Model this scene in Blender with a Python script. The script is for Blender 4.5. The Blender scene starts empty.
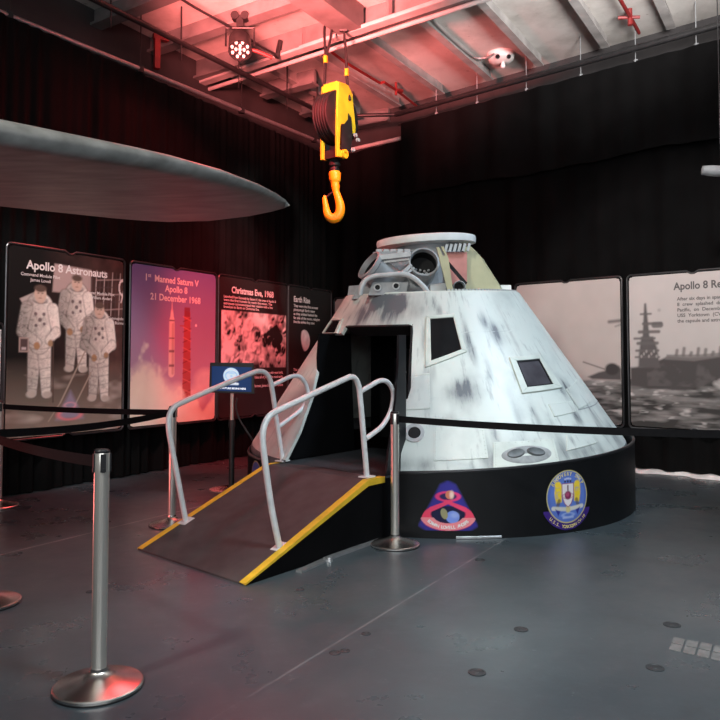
import bpy, bmesh, math, random
import numpy as np
from math import sin, cos, tan, pi, radians, degrees, atan2, sqrt
from mathutils import Vector, Matrix

random.seed(4)
SC = bpy.context.scene
COL = SC.collection

# ------------------------------------------------------------------ camera
F = 720.0
TILT = radians(2.5)
CAMZ = 1.36
PYC = 362 - F * tan(TILT)
cd = bpy.data.cameras.new('camera')
cam = bpy.data.objects.new('camera', cd)
COL.objects.link(cam)
cam.location = (0, 0, CAMZ)
cam.rotation_euler = (pi / 2 + TILT, 0, 0)
cd.sensor_width = 36
cd.lens = 36.0
cd.shift_y = (PYC - 360) / 720
cd.clip_start = .05
cd.clip_end = 200
SC.camera = cam

V = lambda *a: np.array(a, float)
CAM = V(0, 0, CAMZ)
FW = V(0, cos(TILT), sin(TILT))
UP = V(0, -sin(TILT), cos(TILT))
RT = V(1, 0, 0)


def ray(px, py):
    return FW * F + RT * (px - 360) + UP * (PYC - py)


def on_plane(px, py, p0, n):
    d = ray(px, py)
    return CAM + d * (((np.array(p0, float) - CAM) @ np.array(n, float)) / (d @ np.array(n, float)))


def at_z(px, py, z=0.0):
    return on_plane(px, py, (0, 0, z), (0, 0, 1))


def at_y(px, py, y):
    return on_plane(px, py, (0, y, 0), (0, 1, 0))


# ------------------------------------------------------------------ materials
def newmat(name):
    m = bpy.data.materials.new(name)
    m.use_nodes = True
    nt = m.node_tree
    b = nt.nodes['Principled BSDF']
    return m, nt, b


def mat(name, col, rough=.5, metal=0., var=.12, scale=9., bump=0., bscale=60., stretch=None, spec=None, coat=0):
    """procedural material: base colour broken up by noise, optional bump"""
    m, nt, b = newmat(name)
    tc = nt.nodes.new('ShaderNodeTexCoord')
    src = tc.outputs['Object']
    if stretch:
        mp = nt.nodes.new('ShaderNodeMapping')
        mp.inputs['Scale'].default_value = stretch
        nt.links.new(src, mp.inputs['Vector'])
        src = mp.outputs['Vector']
    nz = nt.nodes.new('ShaderNodeTexNoise')
    nz.inputs['Scale'].default_value = scale
    nz.inputs['Detail'].default_value = 5
    nt.links.new(src, nz.inputs['Vector'])
    rp = nt.nodes.new('ShaderNodeValToRGB')
    c0 = [max(0, c * (1 - var)) for c in col]
    c1 = [min(1, c * (1 + var)) for c in col]
    rp.color_ramp.elements[0].color = (*c0, 1)
    rp.color_ramp.elements[1].color = (*c1, 1)
    rp.color_ramp.elements[0].position = .3
    rp.color_ramp.elements[1].position = .7
    nt.links.new(nz.outputs['Fac'], rp.inputs['Fac'])
    nt.links.new(rp.outputs['Color'], b.inputs['Base Color'])
    b.inputs['Roughness'].default_value = rough
    b.inputs['Metallic'].default_value = metal
    if spec is not None:
        b.inputs['Specular IOR Level'].default_value = spec
    if coat:
        b.inputs['Coat Weight'].default_value = coat
    if bump:
        n2 = nt.nodes.new('ShaderNodeTexNoise')
        n2.inputs['Scale'].default_value = bscale
        nt.links.new(src, n2.inputs['Vector'])
        bp = nt.nodes.new('ShaderNodeBump')
        bp.inputs['Strength'].default_value = bump
        bp.inputs['Distance'].default_value = .01
        nt.links.new(n2.outputs['Fac'], bp.inputs['Height'])
        nt.links.new(bp.outputs['Normal'], b.inputs['Normal'])
    return m


def glow(name, col, strength):
    m, nt, b = newmat(name)
    b.inputs['Base Color'].default_value = (*col, 1)
    b.inputs['Emission Color'].default_value = (*col, 1)
    b.inputs['Emission Strength'].default_value = strength
    return m


def printmat(name, rough=.55, emit=0., spec=.25):
    """printed / displayed picture: colours stored on the sheet itself"""
    m, nt, b = newmat(name)
    a = nt.nodes.new('ShaderNodeVertexColor')
    a.layer_name = 'Col'
    nt.links.new(a.outputs['Color'], b.inputs['Base Color'])
    b.inputs['Roughness'].default_value = rough
    b.inputs['Specular IOR Level'].default_value = spec
    if emit:
        nt.links.new(a.outputs['Color'], b.inputs['Emission Color'])
        b.inputs['Emission Strength'].default_value = emit
    return m


M = {}
M['velvet'] = mat('black_velvet', (.0044, .0044, .0046), .9, var=.25, scale=3, bump=.25, bscale=150, spec=.08)
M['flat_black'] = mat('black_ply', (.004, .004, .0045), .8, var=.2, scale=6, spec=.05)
M['black_metal'] = mat('black_metal', (.015, .015, .016), .42, var=.3, scale=12)
M['black_plastic'] = mat('black_plastic', (.012, .012, .014), .35, var=.2)
M['belt'] = mat('black_webbing', (.006, .006, .007), .8, spec=.1, var=.2, scale=40, bump=.3, bscale=300)
M['steel'] = mat('brushed_steel', (.66, .63, .58), .28, .75, var=.07, scale=5, stretch=(30, 30, .8))
M['steel_base'] = mat('spun_steel', (.66, .63, .60), .26, .92, var=.06, scale=14)
M['galv'] = mat('galvanised_tube', (.78, .80, .80), .4, .1, var=.1, scale=14)
M['alu'] = mat('aluminium_track', (.55, .56, .57), .4, .8, var=.1, scale=10)
M['ramp'] = mat('black_ramp_sheet', (.055, .055, .056), .6, var=.25, scale=7, bump=.15, bscale=220)
M['carpet'] = mat('dark_carpet', (.03, .033, .038), .9, var=.3, scale=30, bump=.5, bscale=260)
M['yellow'] = mat('safety_yellow', (.72, .46, .03), .5, var=.15, scale=12)
M['hook_yellow'] = mat('crane_yellow', (.60, .50, .02), .42, var=.2, scale=6)
M['hook_orange'] = mat('hook_amber', (.80, .40, .01), .42, var=.15, scale=9)
M['white_paint'] = mat('white_paint', (.68, .69, .67), .5, var=.1, scale=7)
M['gear'] = mat('gear_grey', (.27, .285, .295), .45, var=.18, scale=11)
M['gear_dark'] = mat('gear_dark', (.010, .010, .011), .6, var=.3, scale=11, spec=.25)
M['gear_light'] = mat('gear_light', (.43, .445, .45), .4, var=.12, scale=11)
M['cream'] = mat('cream_panel', (.44, .42, .26), .5, var=.1, scale=6)
M['salmon'] = mat('salmon_panel', (.55, .22, .19), .55, var=.15, scale=6)
M['glass'] = mat('dark_glass', (.010, .010, .011), .12, var=.2)
M['glass_grey'] = mat('smoked_glass', (.07, .065, .075), .12, var=.35, scale=5)
M['soot'] = mat('scorched_grey', (.12, .13, .135), .55, var=.45, scale=9)
M['pipe_white'] = mat('pipe_white', (.50, .48, .47), .5, var=.15, scale=5)
M['pipe_grey'] = mat('pipe_grey', (.25, .24, .24), .4, .3, var=.2, scale=5)
M['red_pipe'] = mat('red_pipe', (.20, .018, .018), .45, var=.2, scale=6)
M['beam'] = mat('beam_paint', (.17, .17, .168), .6, var=.22, scale=4)
M['rib'] = mat('rib_paint', (.34, .33, .32), .6, var=.25, scale=4)
M['wall'] = mat('dark_wall', (.035, .033, .034), .8, var=.3, scale=2)
M['leak_white'] = mat('light_leak_white', (.8, .8, .8), .7, var=.15, scale=6)  # white that stands for light leaking below the right curtain
M['txt_white'] = mat('white_ink', (.80, .79, .78), .6, var=.02)
M['txt_black'] = mat('black_ink', (.02, .02, .02), .6, var=.02)
M['txt_grey'] = mat('grey_ink', (.12, .11, .11), .6, var=.02)
M['txt_gold'] = mat('gold_ink', (.75, .62, .22), .6, var=.05)
M['print'] = printmat('printed_fabric', .8, spec=.08)
M['emblem'] = printmat('emblem_vinyl', .45)
M['screen'] = printmat('lit_screen', .25, emit=.38)
M['wing'] = mat('wing_paint', (.18, .185, .18), .42, var=.3, scale=3.2, stretch=(1.2, 4, 4), bump=.06, bscale=14)
M['frame'] = mat('board_frame', (.10, .10, .105), .3, .8, var=.15)
M['lamp_red'] = glow('red_led', (1, .36, .32), 2.6)
M['bulb'] = mat('bulb_glass', (.75, .75, .75), .25, var=.05)
M['tape'] = mat('grip_tape', (.16, .165, .165), .85, var=.25, scale=18)
M['plate'] = mat('deck_plate', (.046, .054, .06), .5, .3, var=.3, scale=20)

_nt = M['steel_base'].node_tree; _b = _nt.nodes['Principled BSDF']
_t = _nt.nodes.new('ShaderNodeTangent'); _t.direction_type = 'RADIAL'; _t.axis = 'Z'
_nt.links.new(_t.outputs['Tangent'], _b.inputs['Tangent']); _b.inputs['Anisotropic'].default_value = .8; _b.inputs['Metallic'].default_value = 1.
# weathered capsule skin: streak noise along the meridians plus stain map
m, nt, b = newmat('capsule_skin')
uv = nt.nodes.new('ShaderNodeUVMap'); uv.uv_map = 'UVMap'
mp = nt.nodes.new('ShaderNodeMapping'); mp.inputs['Scale'].default_value = (10, 2.3, 1)
nt.links.new(uv.outputs['UV'], mp.inputs['Vector'])
n1 = nt.nodes.new('ShaderNodeTexNoise'); n1.inputs['Scale'].default_value = 1.7; n1.inputs['Detail'].default_value = 6; n1.inputs['Roughness'].default_value = .62
nt.links.new(mp.outputs['Vector'], n1.inputs['Vector'])
tc = nt.nodes.new('ShaderNodeTexCoord')
n2 = nt.nodes.new('ShaderNodeTexNoise'); n2.inputs['Scale'].default_value = 3.4; n2.inputs['Detail'].default_value = 7
nt.links.new(tc.outputs['Object'], n2.inputs['Vector'])
st = nt.nodes.new('ShaderNodeAttribute'); st.attribute_name = 'stain'
r1 = nt.nodes.new('ShaderNodeMapRange'); r1.inputs[1].default_value = .56; r1.inputs[2].default_value = .80; r1.inputs[3].default_value = 0; r1.inputs[4].default_value = .72
nt.links.new(n1.outputs['Fac'], r1.inputs[0])
r2 = nt.nodes.new('ShaderNodeMapRange'); r2.inputs[1].default_value = .5; r2.inputs[2].default_value = .75; r2.inputs[3].default_value = 0; r2.inputs[4].default_value = .28
nt.links.new(n2.outputs['Fac'], r2.inputs[0])
n3 = nt.nodes.new('ShaderNodeMapRange'); n3.inputs[1].default_value = .3; n3.inputs[2].default_value = .7; n3.inputs[3].default_value = .45; n3.inputs[4].default_value = 1.3
nt.links.new(n1.outputs['Fac'], n3.inputs[0])
mu = nt.nodes.new('ShaderNodeMath'); mu.operation = 'MULTIPLY'
nt.links.new(st.outputs['Fac'], mu.inputs[0]); nt.links.new(n3.outputs[0], mu.inputs[1])
ad = nt.nodes.new('ShaderNodeMath'); ad.operation = 'ADD'
nt.links.new(r1.outputs[0], ad.inputs[0]); nt.links.new(r2.outputs[0], ad.inputs[1])
a2 = nt.nodes.new('ShaderNodeMath'); a2.operation = 'ADD'; a2.use_clamp = True
nt.links.new(ad.outputs[0], a2.inputs[0]); nt.links.new(mu.outputs[0], a2.inputs[1])
mx = nt.nodes.new('ShaderNodeMix'); mx.data_type = 'RGBA'
mx.inputs[6].default_value = (.60, .645, .605, 1); mx.inputs[7].default_value = (.11, .12, .135, 1)
nt.links.new(a2.outputs[0], mx.inputs[0]); nt.links.new(mx.outputs[2], b.inputs['Base Color'])
b.inputs['Roughness'].default_value = .42
M['skin'] = m
M['skin_plain'] = mat('capsule_trim', (.58, .625, .57), .42, var=.12, scale=6)

# worn painted steel deck, with weld seams, scuffs
m, nt, b = newmat('painted_steel_deck')
tc = nt.nodes.new('ShaderNodeTexCoord')
def nnoise(scale, detail=5, rough=.55, vec=None):
    n = nt.nodes.new('ShaderNodeTexNoise'); n.inputs['Scale'].default_value = scale
    n.inputs['Detail'].default_value = detail; n.inputs['Roughness'].default_value = rough
    nt.links.new(vec or tc.outputs['Object'], n.inputs['Vector']); return n.outputs['Fac']
def mrange(src, a, b_, c, d):
    n = nt.nodes.new('ShaderNodeMapRange'); 
    for i, v in enumerate((a, b_, c, d)): n.inputs[i + 1].default_value = v
    nt.links.new(src, n.inputs[0]); return n.outputs[0]
def mth(op, x, y=None):
    n = nt.nodes.new('ShaderNodeMath'); n.operation = op
    for i, v in enumerate((x, y)):
        if v is None: continue
        if isinstance(v, (int, float)): n.inputs[i].default_value = v
        else: nt.links.new(v, n.inputs[i])
    return n.outputs[0]
def mixc(f, a, c):
    n = nt.nodes.new('ShaderNodeMix'); n.data_type = 'RGBA'
    nt.links.new(f, n.inputs[0])
    for i, v in ((6, a), (7, c)):
        if isinstance(v, tuple): n.inputs[i].default_value = v
        else: nt.links.new(v, n.inputs[i])
    return n.outputs[2]
big = nnoise(.8, 4); fine = nnoise(9, 8, .7)
c = mixc(mrange(big, .35, .65, 0, 1), (.050, .066, .077, 1), (.070, .090, .101, 1))
c = mixc(mrange(fine, .55, .8, 0, .5), c, (.115, .13, .14, 1))
c = mixc(mrange(nnoise(2.6, 8, .75), .56, .74, 0, .55), c, (.036, .042, .047, 1))
c = mixc(mrange(nnoise(26, 3, .6), .70, .76, 0, .6), c, (.18, .2, .2, 1))
def seam(nx, ny, off, w, lo, col, c):
    d = nt.nodes.new('ShaderNodeVectorMath'); d.operation = 'DOT_PRODUCT'
    nt.links.new(tc.outputs['Object'], d.inputs[0]); d.inputs[1].default_value = (nx, ny, 0)
    a = mth('ABSOLUTE', mth('SUBTRACT', d.outputs['Value'], off))
    msk = mth('LESS_THAN', a, w)
    return mixc(mth('MULTIPLY', msk, mrange(nnoise(3.1), .38, .62, lo, .85)), c, col)
sx, sy = cos(radians(31)), -sin(radians(31))
o1 = .465 * sx + 4.95 * sy
c = seam(sx, sy, o1, .008, .4, (.42, .43, .44, 1), c)
for k in (-3.1, 2.9):
    c = seam(sx, sy, o1 + k, .006, .0, (.20, .21, .22, 1), c)
for k in (3.15, 5.6, 8.0):
    c = seam(-sy, sx, k, .006, .0, (.15, .16, .17, 1), c)
nt.links.new(c, b.inputs['Base Color'])
nt.links.new(mrange(nnoise(2.2, 6), .3, .7, .24, .40), b.inputs['Roughness']); b.inputs['Specular IOR Level'].default_value = .75
bp = nt.nodes.new('ShaderNodeBump'); bp.inputs['Strength'].default_value = .12; bp.inputs['Distance'].default_value = .02
nt.links.new(nnoise(4, 4), bp.inputs['Height']); nt.links.new(bp.outputs['Normal'], b.inputs['Normal'])
M['floor'] = m

# painted plating overhead with grime
m, nt, b = newmat('painted_plating')
tc = nt.nodes.new('ShaderNodeTexCoord')
c = mixc(mrange(nnoise(1.3, 7, .65), .42, .68, 0, .75), (.62, .60, .57, 1), (.36, .34, .31, 1))
c = mixc(mrange(nnoise(7, 4), .66, .74, 0, .6), c, (.16, .13, .11, 1))
nt.links.new(c, b.inputs['Base Color']); b.inputs['Roughness'].default_value = .6
M['ceiling'] = m

# ------------------------------------------------------------------ builders
class MB:
    """collects vertices and faces (world space) for ONE mesh object"""
    def __init__(s):
        s.v = []; s.f = []; s.mi = []; s.cur = 0; s.smooth = True

    def add(s, vs, fs):
        o = len(s.v)
        s.v += [tuple(map(float, p)) for p in vs]
        for f in fs:
            s.f.append(tuple(i + o for i in f)); s.mi.append(s.cur)
        return s

    def box(s, c, size, rz=0., R=None):
        hx, hy, hz = [a / 2 for a in size]
        Mx = Matrix.Rotation(rz, 3, 'Z') if R is None else R
        P = [Vector(c) + Mx @ Vector((x, y, z)) for z in (-hz, hz) for x, y in ((-hx, -hy), (hx, -hy), (hx, hy), (-hx, hy))]
        return s.add(P, [(3, 2, 1, 0), (4, 5, 6, 7), (0, 1, 5, 4), (1, 2, 6, 5), (2, 3, 7, 6), (3, 0, 4, 7)])

    def hexa(s, P):
        return s.add(P, [(3, 2, 1, 0), (4, 5, 6, 7), (0, 1, 5, 4), (1, 2, 6, 5), (2, 3, 7, 6), (3, 0, 4, 7)])

    def beam(s, a, b, w, h, upv=(0, 0, 1)):
        a = Vector(a); b = Vector(b); d = (b - a).normalized()
        side = d.cross(Vector(upv)).normalized(); up = side.cross(d)
        P = []
        for q in (a, b):
            P += [q - side * w / 2 - up * h / 2, q + side * w / 2 - up * h / 2, q + side * w / 2 + up * h / 2, q - side * w / 2 + up * h / 2]
        return s.add(P, [(0, 1, 2, 3), (7, 6, 5, 4), (1, 0, 4, 5), (2, 1, 5, 6), (3, 2, 6, 7), (0, 3, 7, 4)])

    def tube(s, pts, r, n=12, cap=True, closed=False, flat=None):
        P = [Vector(p) for p in pts]; N = len(P)
        rr = r if hasattr(r, '__len__') else [r] * N
        ring = []
        prev = None
        for i in range(N):
            if closed: d = P[(i + 1) % N] - P[i - 1]
            else: d = P[min(i + 1, N - 1)] - P[max(i - 1, 0)]
            d.normalize()
            if prev is None:
                a = Vector((0, 0, 1)) if abs(d.z) < .9 else Vector((1, 0, 0))
                e1 = d.cross(a).normalized()
            else:
                e1 = (prev - d * prev.dot(d)).normalized()
            prev = e1; e2 = d.cross(e1)
            ring.append([P[i] + (e1 * cos(2 * pi * k / n) + e2 * sin(2 * pi * k / n)) * rr[i] for k in range(n)])
        vs = [p for q in ring for p in q]; fs = []
        for i in range(N if closed else N - 1):
            j = (i + 1) % N
            for k in range(n):
                l = (k + 1) % n
                fs.append((i * n + k, i * n + l, j * n + l, j * n + k))
        if cap and not closed:
            fs.append(tuple(range(n))[::-1]); fs.append(tuple((N - 1) * n + k for k in range(n)))
        return s.add(vs, fs)

    def lathe(s, prof, c=(0, 0, 0), axis=(0, 0, 1), n=48, close=False, caps=True):
        ax = Vector(axis).normalized()
        q = Vector((0, 0, 1)).rotation_difference(ax)
        vs = []; fs = []; N = len(prof)
        for r, z in prof:
            for k in range(n):
                a = 2 * pi * k / n
                vs.append(Vector(c) + q @ Vector((r * cos(a), r * sin(a), z)))
        for i in range(N - 1 + (1 if close else 0)):
            j = (i + 1) % N
            for k in range(n):
                l = (k + 1) % n
                fs.append((i * n + k, i * n + l, j * n + l, j * n + k))
        if not close and caps:
            if prof[0][0] > 1e-6: fs.append(tuple(range(n))[::-1])
            if prof[-1][0] > 1e-6: fs.append(tuple((N - 1) * n + k for k in range(n)))
        return s.add(vs, fs)

    def prism(s, poly, ext):
        """poly: 3D points in order, ext: extrusion vector"""
        P = [Vector(p) for p in poly]; e = Vector(ext); n = len(P)
        vs = P + [p + e for p in P]
        fs = [tuple(range(n))[::-1], tuple(range(n, 2 * n))]
        fs += [(i, (i + 1) % n, n + (i + 1) % n, n + i) for i in range(n)]
        return s.add(vs, fs)

    def grid(s, fn, nu, nv):
        vs = [fn(i / nu, j / nv) for j in range(nv + 1) for i in range(nu + 1)]
        fs = [(j * (nu + 1) + i, j * (nu + 1) + i + 1, (j + 1) * (nu + 1) + i + 1, (j + 1) * (nu + 1) + i) for j in range(nv) for i in range(nu)]
        return s.add(vs, fs)

    def slab(s, fo, fi, nu, nv):
        """closed thin solid between outer surface fo(u,v) and inner fi(u,v)"""
        o = len(s.v); W = nu + 1
        s.grid(fo, nu, nv)
        o2 = len(s.v)
        s.grid(fi, nu, nv)
        for k in range(len(s.f) - nu * nv, len(s.f)):
            s.f[k] = s.f[k][::-1]
        E = [(i, i + 1) for i in range(nu)] + [(j * W + nu, (j + 1) * W + nu) for j in range(nv)]
        E += [(nv * W + i + 1, nv * W + i) for i in range(nu)] + [((j + 1) * W, j * W) for j in range(nv)]
        for a, b_ in E:
            s.f.append((o + b_, o + a, o2 + a, o2 + b_)); s.mi.append(s.cur)
        return s


WL = {}        # world location of every thing (things are never rotated at build time)


def link(o, parent=None):
    COL.objects.link(o)
    if parent is not None:
        o.parent = parent
        WL[o.name] = WL[parent.name]
    return o


def tag(o, label=None, cat=None, group=None, kind=None):
    if label: o['label'] = label
    if cat: o['category'] = cat
    if group: o['group'] = group
    if kind: o['kind'] = kind
    return o


def thing(name, loc, label, cat, group=None):
    o = bpy.data.objects.new(name, None)
    o.empty_display_size = .1
    o.location = tuple(map(float, loc))
    COL.objects.link(o)
    WL[o.name] = Vector(o.location)
    return tag(o, label, cat, group)


def obj(name, mb, mats, parent=None, smooth=True, bevel=0., sharp=35, recalc=True):
    me = bpy.data.meshes.new(name)
    if parent is not None:
        off = WL[parent.name]
    else:
        a = np.array(mb.v)
        off = Vector(((a[:, 0].min() + a[:, 0].max()) / 2, (a[:, 1].min() + a[:, 1].max()) / 2, a[:, 2].min()))
    me.from_pydata([(x - off.x, y - off.y, z - off.z) for x, y, z in mb.v], [], mb.f)
    if not isinstance(mats, (list, tuple)): mats = [mats]
    for m_ in mats: me.materials.append(m_)
    if len(mats) > 1: me.polygons.foreach_set('material_index', mb.mi)
    if recalc:
        bm = bmesh.new(); bm.from_mesh(me)
        bmesh.ops.recalc_face_normals(bm, faces=bm.faces)
        bm.to_mesh(me); bm.free()
    if smooth:
        me.polygons.foreach_set('use_smooth', [True] * len(me.polygons))
        me.set_sharp_from_angle(angle=radians(sharp))
    me.update()
    o = bpy.data.objects.new(name, me)
    if parent is None:
        o.location = off
    link(o, parent)
    if parent is None: WL[o.name] = Vector(off)
    if bevel:
        bv = o.modifiers.new('bevel', 'BEVEL'); bv.width = bevel; bv.segments = 2; bv.limit_method = 'ANGLE'
    return o


def struct(name, mb, m_, **k):
    o = obj(name, mb, m_, **k)
    o['kind'] = 'structure'
    return o


def copy_thing(src, loc, rz=0., label=None):
    r = src.copy(); COL.objects.link(r)
    r.location = loc; r.rotation_euler = (0, 0, rz)
    WL[r.name] = Vector(loc)
    if label: r['label'] = label
    for ch in list(src.children):
        c_ = ch.copy(); COL.objects.link(c_); c_.parent = r
        for g in list(ch.children):
            d = g.copy(); COL.objects.link(d); d.parent = c_
    return r


def smoothpath(P, k=6):
    """Catmull-Rom through the points"""
    P = [np.array(p, float) for p in P]
    Q = [2 * P[0] - P[1]] + P + [2 * P[-1] - P[-2]]
    out = []
    for i in range(1, len(Q) - 2):
        for j in range(k):
            t = j / k
            a, b_, c_, d = Q[i - 1:i + 3]
            out.append(.5 * (2 * b_ + (c_ - a) * t + (2 * a - 5 * b_ + 4 * c_ - d) * t * t + (3 * b_ - a - 3 * c_ + d) * t ** 3))
    out.append(P[-1])
    return out


# text --------------------------------------------------------------
def text_tris(s, size, align='CENTER', bold=0., spacing=1.0):
    cu = bpy.data.curves.new('lettering', 'FONT')
    cu.body = s; cu.size = size; cu.align_x = align; cu.offset = bold; cu.space_character = spacing
    cu.resolution_u = 3
    o = bpy.data.objects.new('lettering', cu)
    COL.objects.link(o)
    dg = bpy.context.evaluated_depsgraph_get(); dg.update()
    me = bpy.data.meshes.new_from_object(o.evaluated_get(dg))
    vs = [tuple(v.co) for v in me.vertices]; fs = [tuple(p.vertices) for p in me.polygons]
    bpy.data.objects.remove(o); bpy.data.meshes.remove(me); bpy.data.curves.remove(cu)
    return vs, fs


def put_text(mb, s, size, fn, align='CENTER', bold=0., spacing=1., wscale=1.):
    vs, fs = text_tris(s, size, align, bold, spacing)
    mb.add([fn(x * wscale, y) for x, y, z in vs], fs)
    return mb


# painting on sheets --------------------------------------------------
def vnoise(shape, cells, seed, octv=3):
    """smooth value noise on an array; cells=(cx,cy)"""
    rs = np.random.RandomState(seed)
    H, W = shape; out = np.zeros(shape); amp = 1; tot = 0
    for o in range(octv):
        cx, cy = int(cells[0] * 2 ** o) + 2, int(cells[1] * 2 ** o) + 2
        g = rs.rand(cy + 1, cx + 1)
        x = np.linspace(0, cx - 1e-6, W); y = np.linspace(0, cy - 1e-6, H)
        xi = x.astype(int); yi = y.astype(int)
        fx = x - xi; fy = y - yi; fx = fx * fx * (3 - 2 * fx); fy = fy * fy * (3 - 2 * fy)
        a = g[yi][:, xi]; b_ = g[yi][:, xi + 1]; c_ = g[yi + 1][:, xi]; d = g[yi + 1][:, xi + 1]
        out += amp * ((a * (1 - fx) + b_ * fx) * (1 - fy)[:, None] + (c_ * (1 - fx) + d * fx) * fy[:, None])
        tot += amp; amp *= .55
    return out / tot


class Pic:
    """a small raster in the picture's own millimetres: u right, v up, both in metres"""
    def __init__(s, w, h, cell):
        s.nx = max(2, int(w / cell)); s.ny = max(2, int(h / cell)); s.w = w; s.h = h; s.cell = cell
        s.u, s.v = np.meshgrid(np.linspace(0, w, s.nx + 1), np.linspace(0, h, s.ny + 1))
        s.c = np.zeros(s.u.shape + (3,)); s.mask = np.ones(s.u.shape, bool)

    def put(s, a, col):
        a = np.clip(a, 0, 1)[..., None]
        col = np.array(col, float)
        s.c = s.c * (1 - a) + col * a

    def soft(s, d, e=None):
        e = e or s.cell * 1.2
        return np.clip(.5 - d / e, 0, 1)

    def ell(s, cx, cy, rx, ry, rot=0.):
        x = s.u - cx; y = s.v - cy
        cr, sr = cos(rot), sin(rot)
        x, y = x * cr + y * sr, -x * sr + y * cr
        k = np.sqrt((x / rx) ** 2 + (y / ry) ** 2)
        return (k - 1) * min(rx, ry)

    def cap(s, x0, y0, x1, y1, r0, r1=None):
        r1 = r0 if r1 is None else r1
        dx, dy = x1 - x0, y1 - y0
        t = np.clip(((s.u - x0) * dx + (s.v - y0) * dy) / (dx * dx + dy * dy + 1e-12), 0, 1)
        return np.hypot(s.u - x0 - t * dx, s.v - y0 - t * dy) - (r0 + (r1 - r0) * t)

    def poly(s, pts):
        d = np.full(s.u.shape, 1e9); ins = np.zeros(s.u.shape, bool); n = len(pts)
        for i in range(n):
            (x0, y0), (x1, y1) = pts[i], pts[(i + 1) % n]
            d = np.minimum(d, s.cap(x0, y0, x1, y1, 0.))
            cnd = ((y0 > s.v) != (y1 > s.v))
            xx = (x1 - x0) * (s.v - y0) / ((y1 - y0) or 1e-9) + x0
            ins ^= cnd & (s.u < xx)
        return np.where(ins, -d, d)

    def noise(s, cu, cv, seed, o=3):
        return vnoise(s.u.shape, (cu, cv), seed, o)

    def build(s, name, fn, m_, parent):
        W = s.nx + 1
        pts = [fn(a, b_) for a, b_ in zip(s.u.ravel(), s.v.ravel())]
        off = WL[parent.name]
        mk = s.mask
        fm = mk[:-1, :-1] & mk[1:, :-1] & mk[:-1, 1:] & mk[1:, 1:]
        jj, ii = np.nonzero(fm)
        fs = [(j * W + i, j * W + i + 1, (j + 1) * W + i + 1, (j + 1) * W + i) for j, i in zip(jj.tolist(), ii.tolist())]
        me = bpy.data.meshes.new(name)
        me.from_pydata([(p[0] - off.x, p[1] - off.y, p[2] - off.z) for p in pts], [], fs)
        ca = me.color_attributes.new('Col', 'FLOAT_COLOR', 'POINT')
        ca.data.foreach_set('color', np.concatenate([np.clip(s.c, 0, 1), np.ones(s.u.shape + (1,))], -1).ravel().astype(np.float32))
        me.materials.append(m_)
        me.polygons.foreach_set('use_smooth', [True] * len(me.polygons))
        me.update()
        o = bpy.data.objects.new(name, me)
        bm = bmesh.new(); bm.from_mesh(me)
        bmesh.ops.delete(bm, geom=[v for v in bm.verts if not v.link_faces], context='VERTS')
        bm.to_mesh(me); bm.free()
        return link(o, parent)


# ------------------------------------------------------------------ room shell
UA = radians(32.5)
u_ax = V(sin(UA), cos(UA), 0)      # along the left curtain and the deckhead ribs
v_ax = V(cos(UA), -sin(UA), 0)     # across
CZ = 5.7


def uv_pt(p, q, z):
    return u_ax * p + v_ax * q + V(0, 0, z)


def LX(y): return .61 * y - 8.053            # left curtain line
def RX(y): return 14.23 - 1.19 * y           # right curtain line
YC = (14.23 + 8.053) / 1.80                  # corner
CORNER = V(RX(YC), YC, 0)
Ldir = V(.61, 1, 0) / sqrt(1 + .61 ** 2); Ln = V(Ldir[1], -Ldir[0], 0)      # Ln points into the room
Rdir = V(1.19, -1, 0) / sqrt(1 + 1.19 ** 2); Rn = V(Rdir[1], -Rdir[0], 0)
if Rn[1] > 0: Rn = -Rn

mb = MB(); mb.box((0, 5.2, -.05), (20, 19, .1)); struct('floor', mb, M['floor'], smooth=False)
mb = MB(); mb.box((0, 5.2, CZ + .05), (20, 19, .1)); struct('ceiling', mb, M['ceiling'], smooth=False)
mb = MB()
a = V(LX(1.0), 1.0, 0) - Ln * .45; b_ = CORNER + Ldir * .5 - Ln * .45
mb.hexa([a, b_, b_ - Ln * .1, a - Ln * .1] + [p + V(0, 0, CZ) for p in (a, b_, b_ - Ln * .1, a - Ln * .1)])
struct('wall_left', mb, M['wall'], smooth=False)
mb = MB()
a = CORNER - Rdir * .5 - Rn * .5; b_ = CORNER + Rdir * 9.5 - Rn * .5
mb.hexa([a, b_, b_ - Rn * .1, a - Rn * .1] + [p + V(0, 0, CZ) for p in (a, b_, b_ - Rn * .1, a - Rn * .1)])
struct('wall_right', mb, M['wall'], smooth=False)

# deckhead ribs and beams --------------------------------------------
tn = 0


def trim(mb_, m_):
    global tn
    tn += 1
    return struct('trim_%d' % tn, mb_, m_, smooth=False)


def wall_p(q):
    """how far along u a line of constant q runs before the right wall"""
    best = 20
    # RX line : X + 1.19 Y = 14.23
    d = u_ax[0] + 1.19 * u_ax[1]; o = v_ax[0] * q + 1.19 * v_ax[1] * q
    return (14.23 + .4 - o) / d


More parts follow.
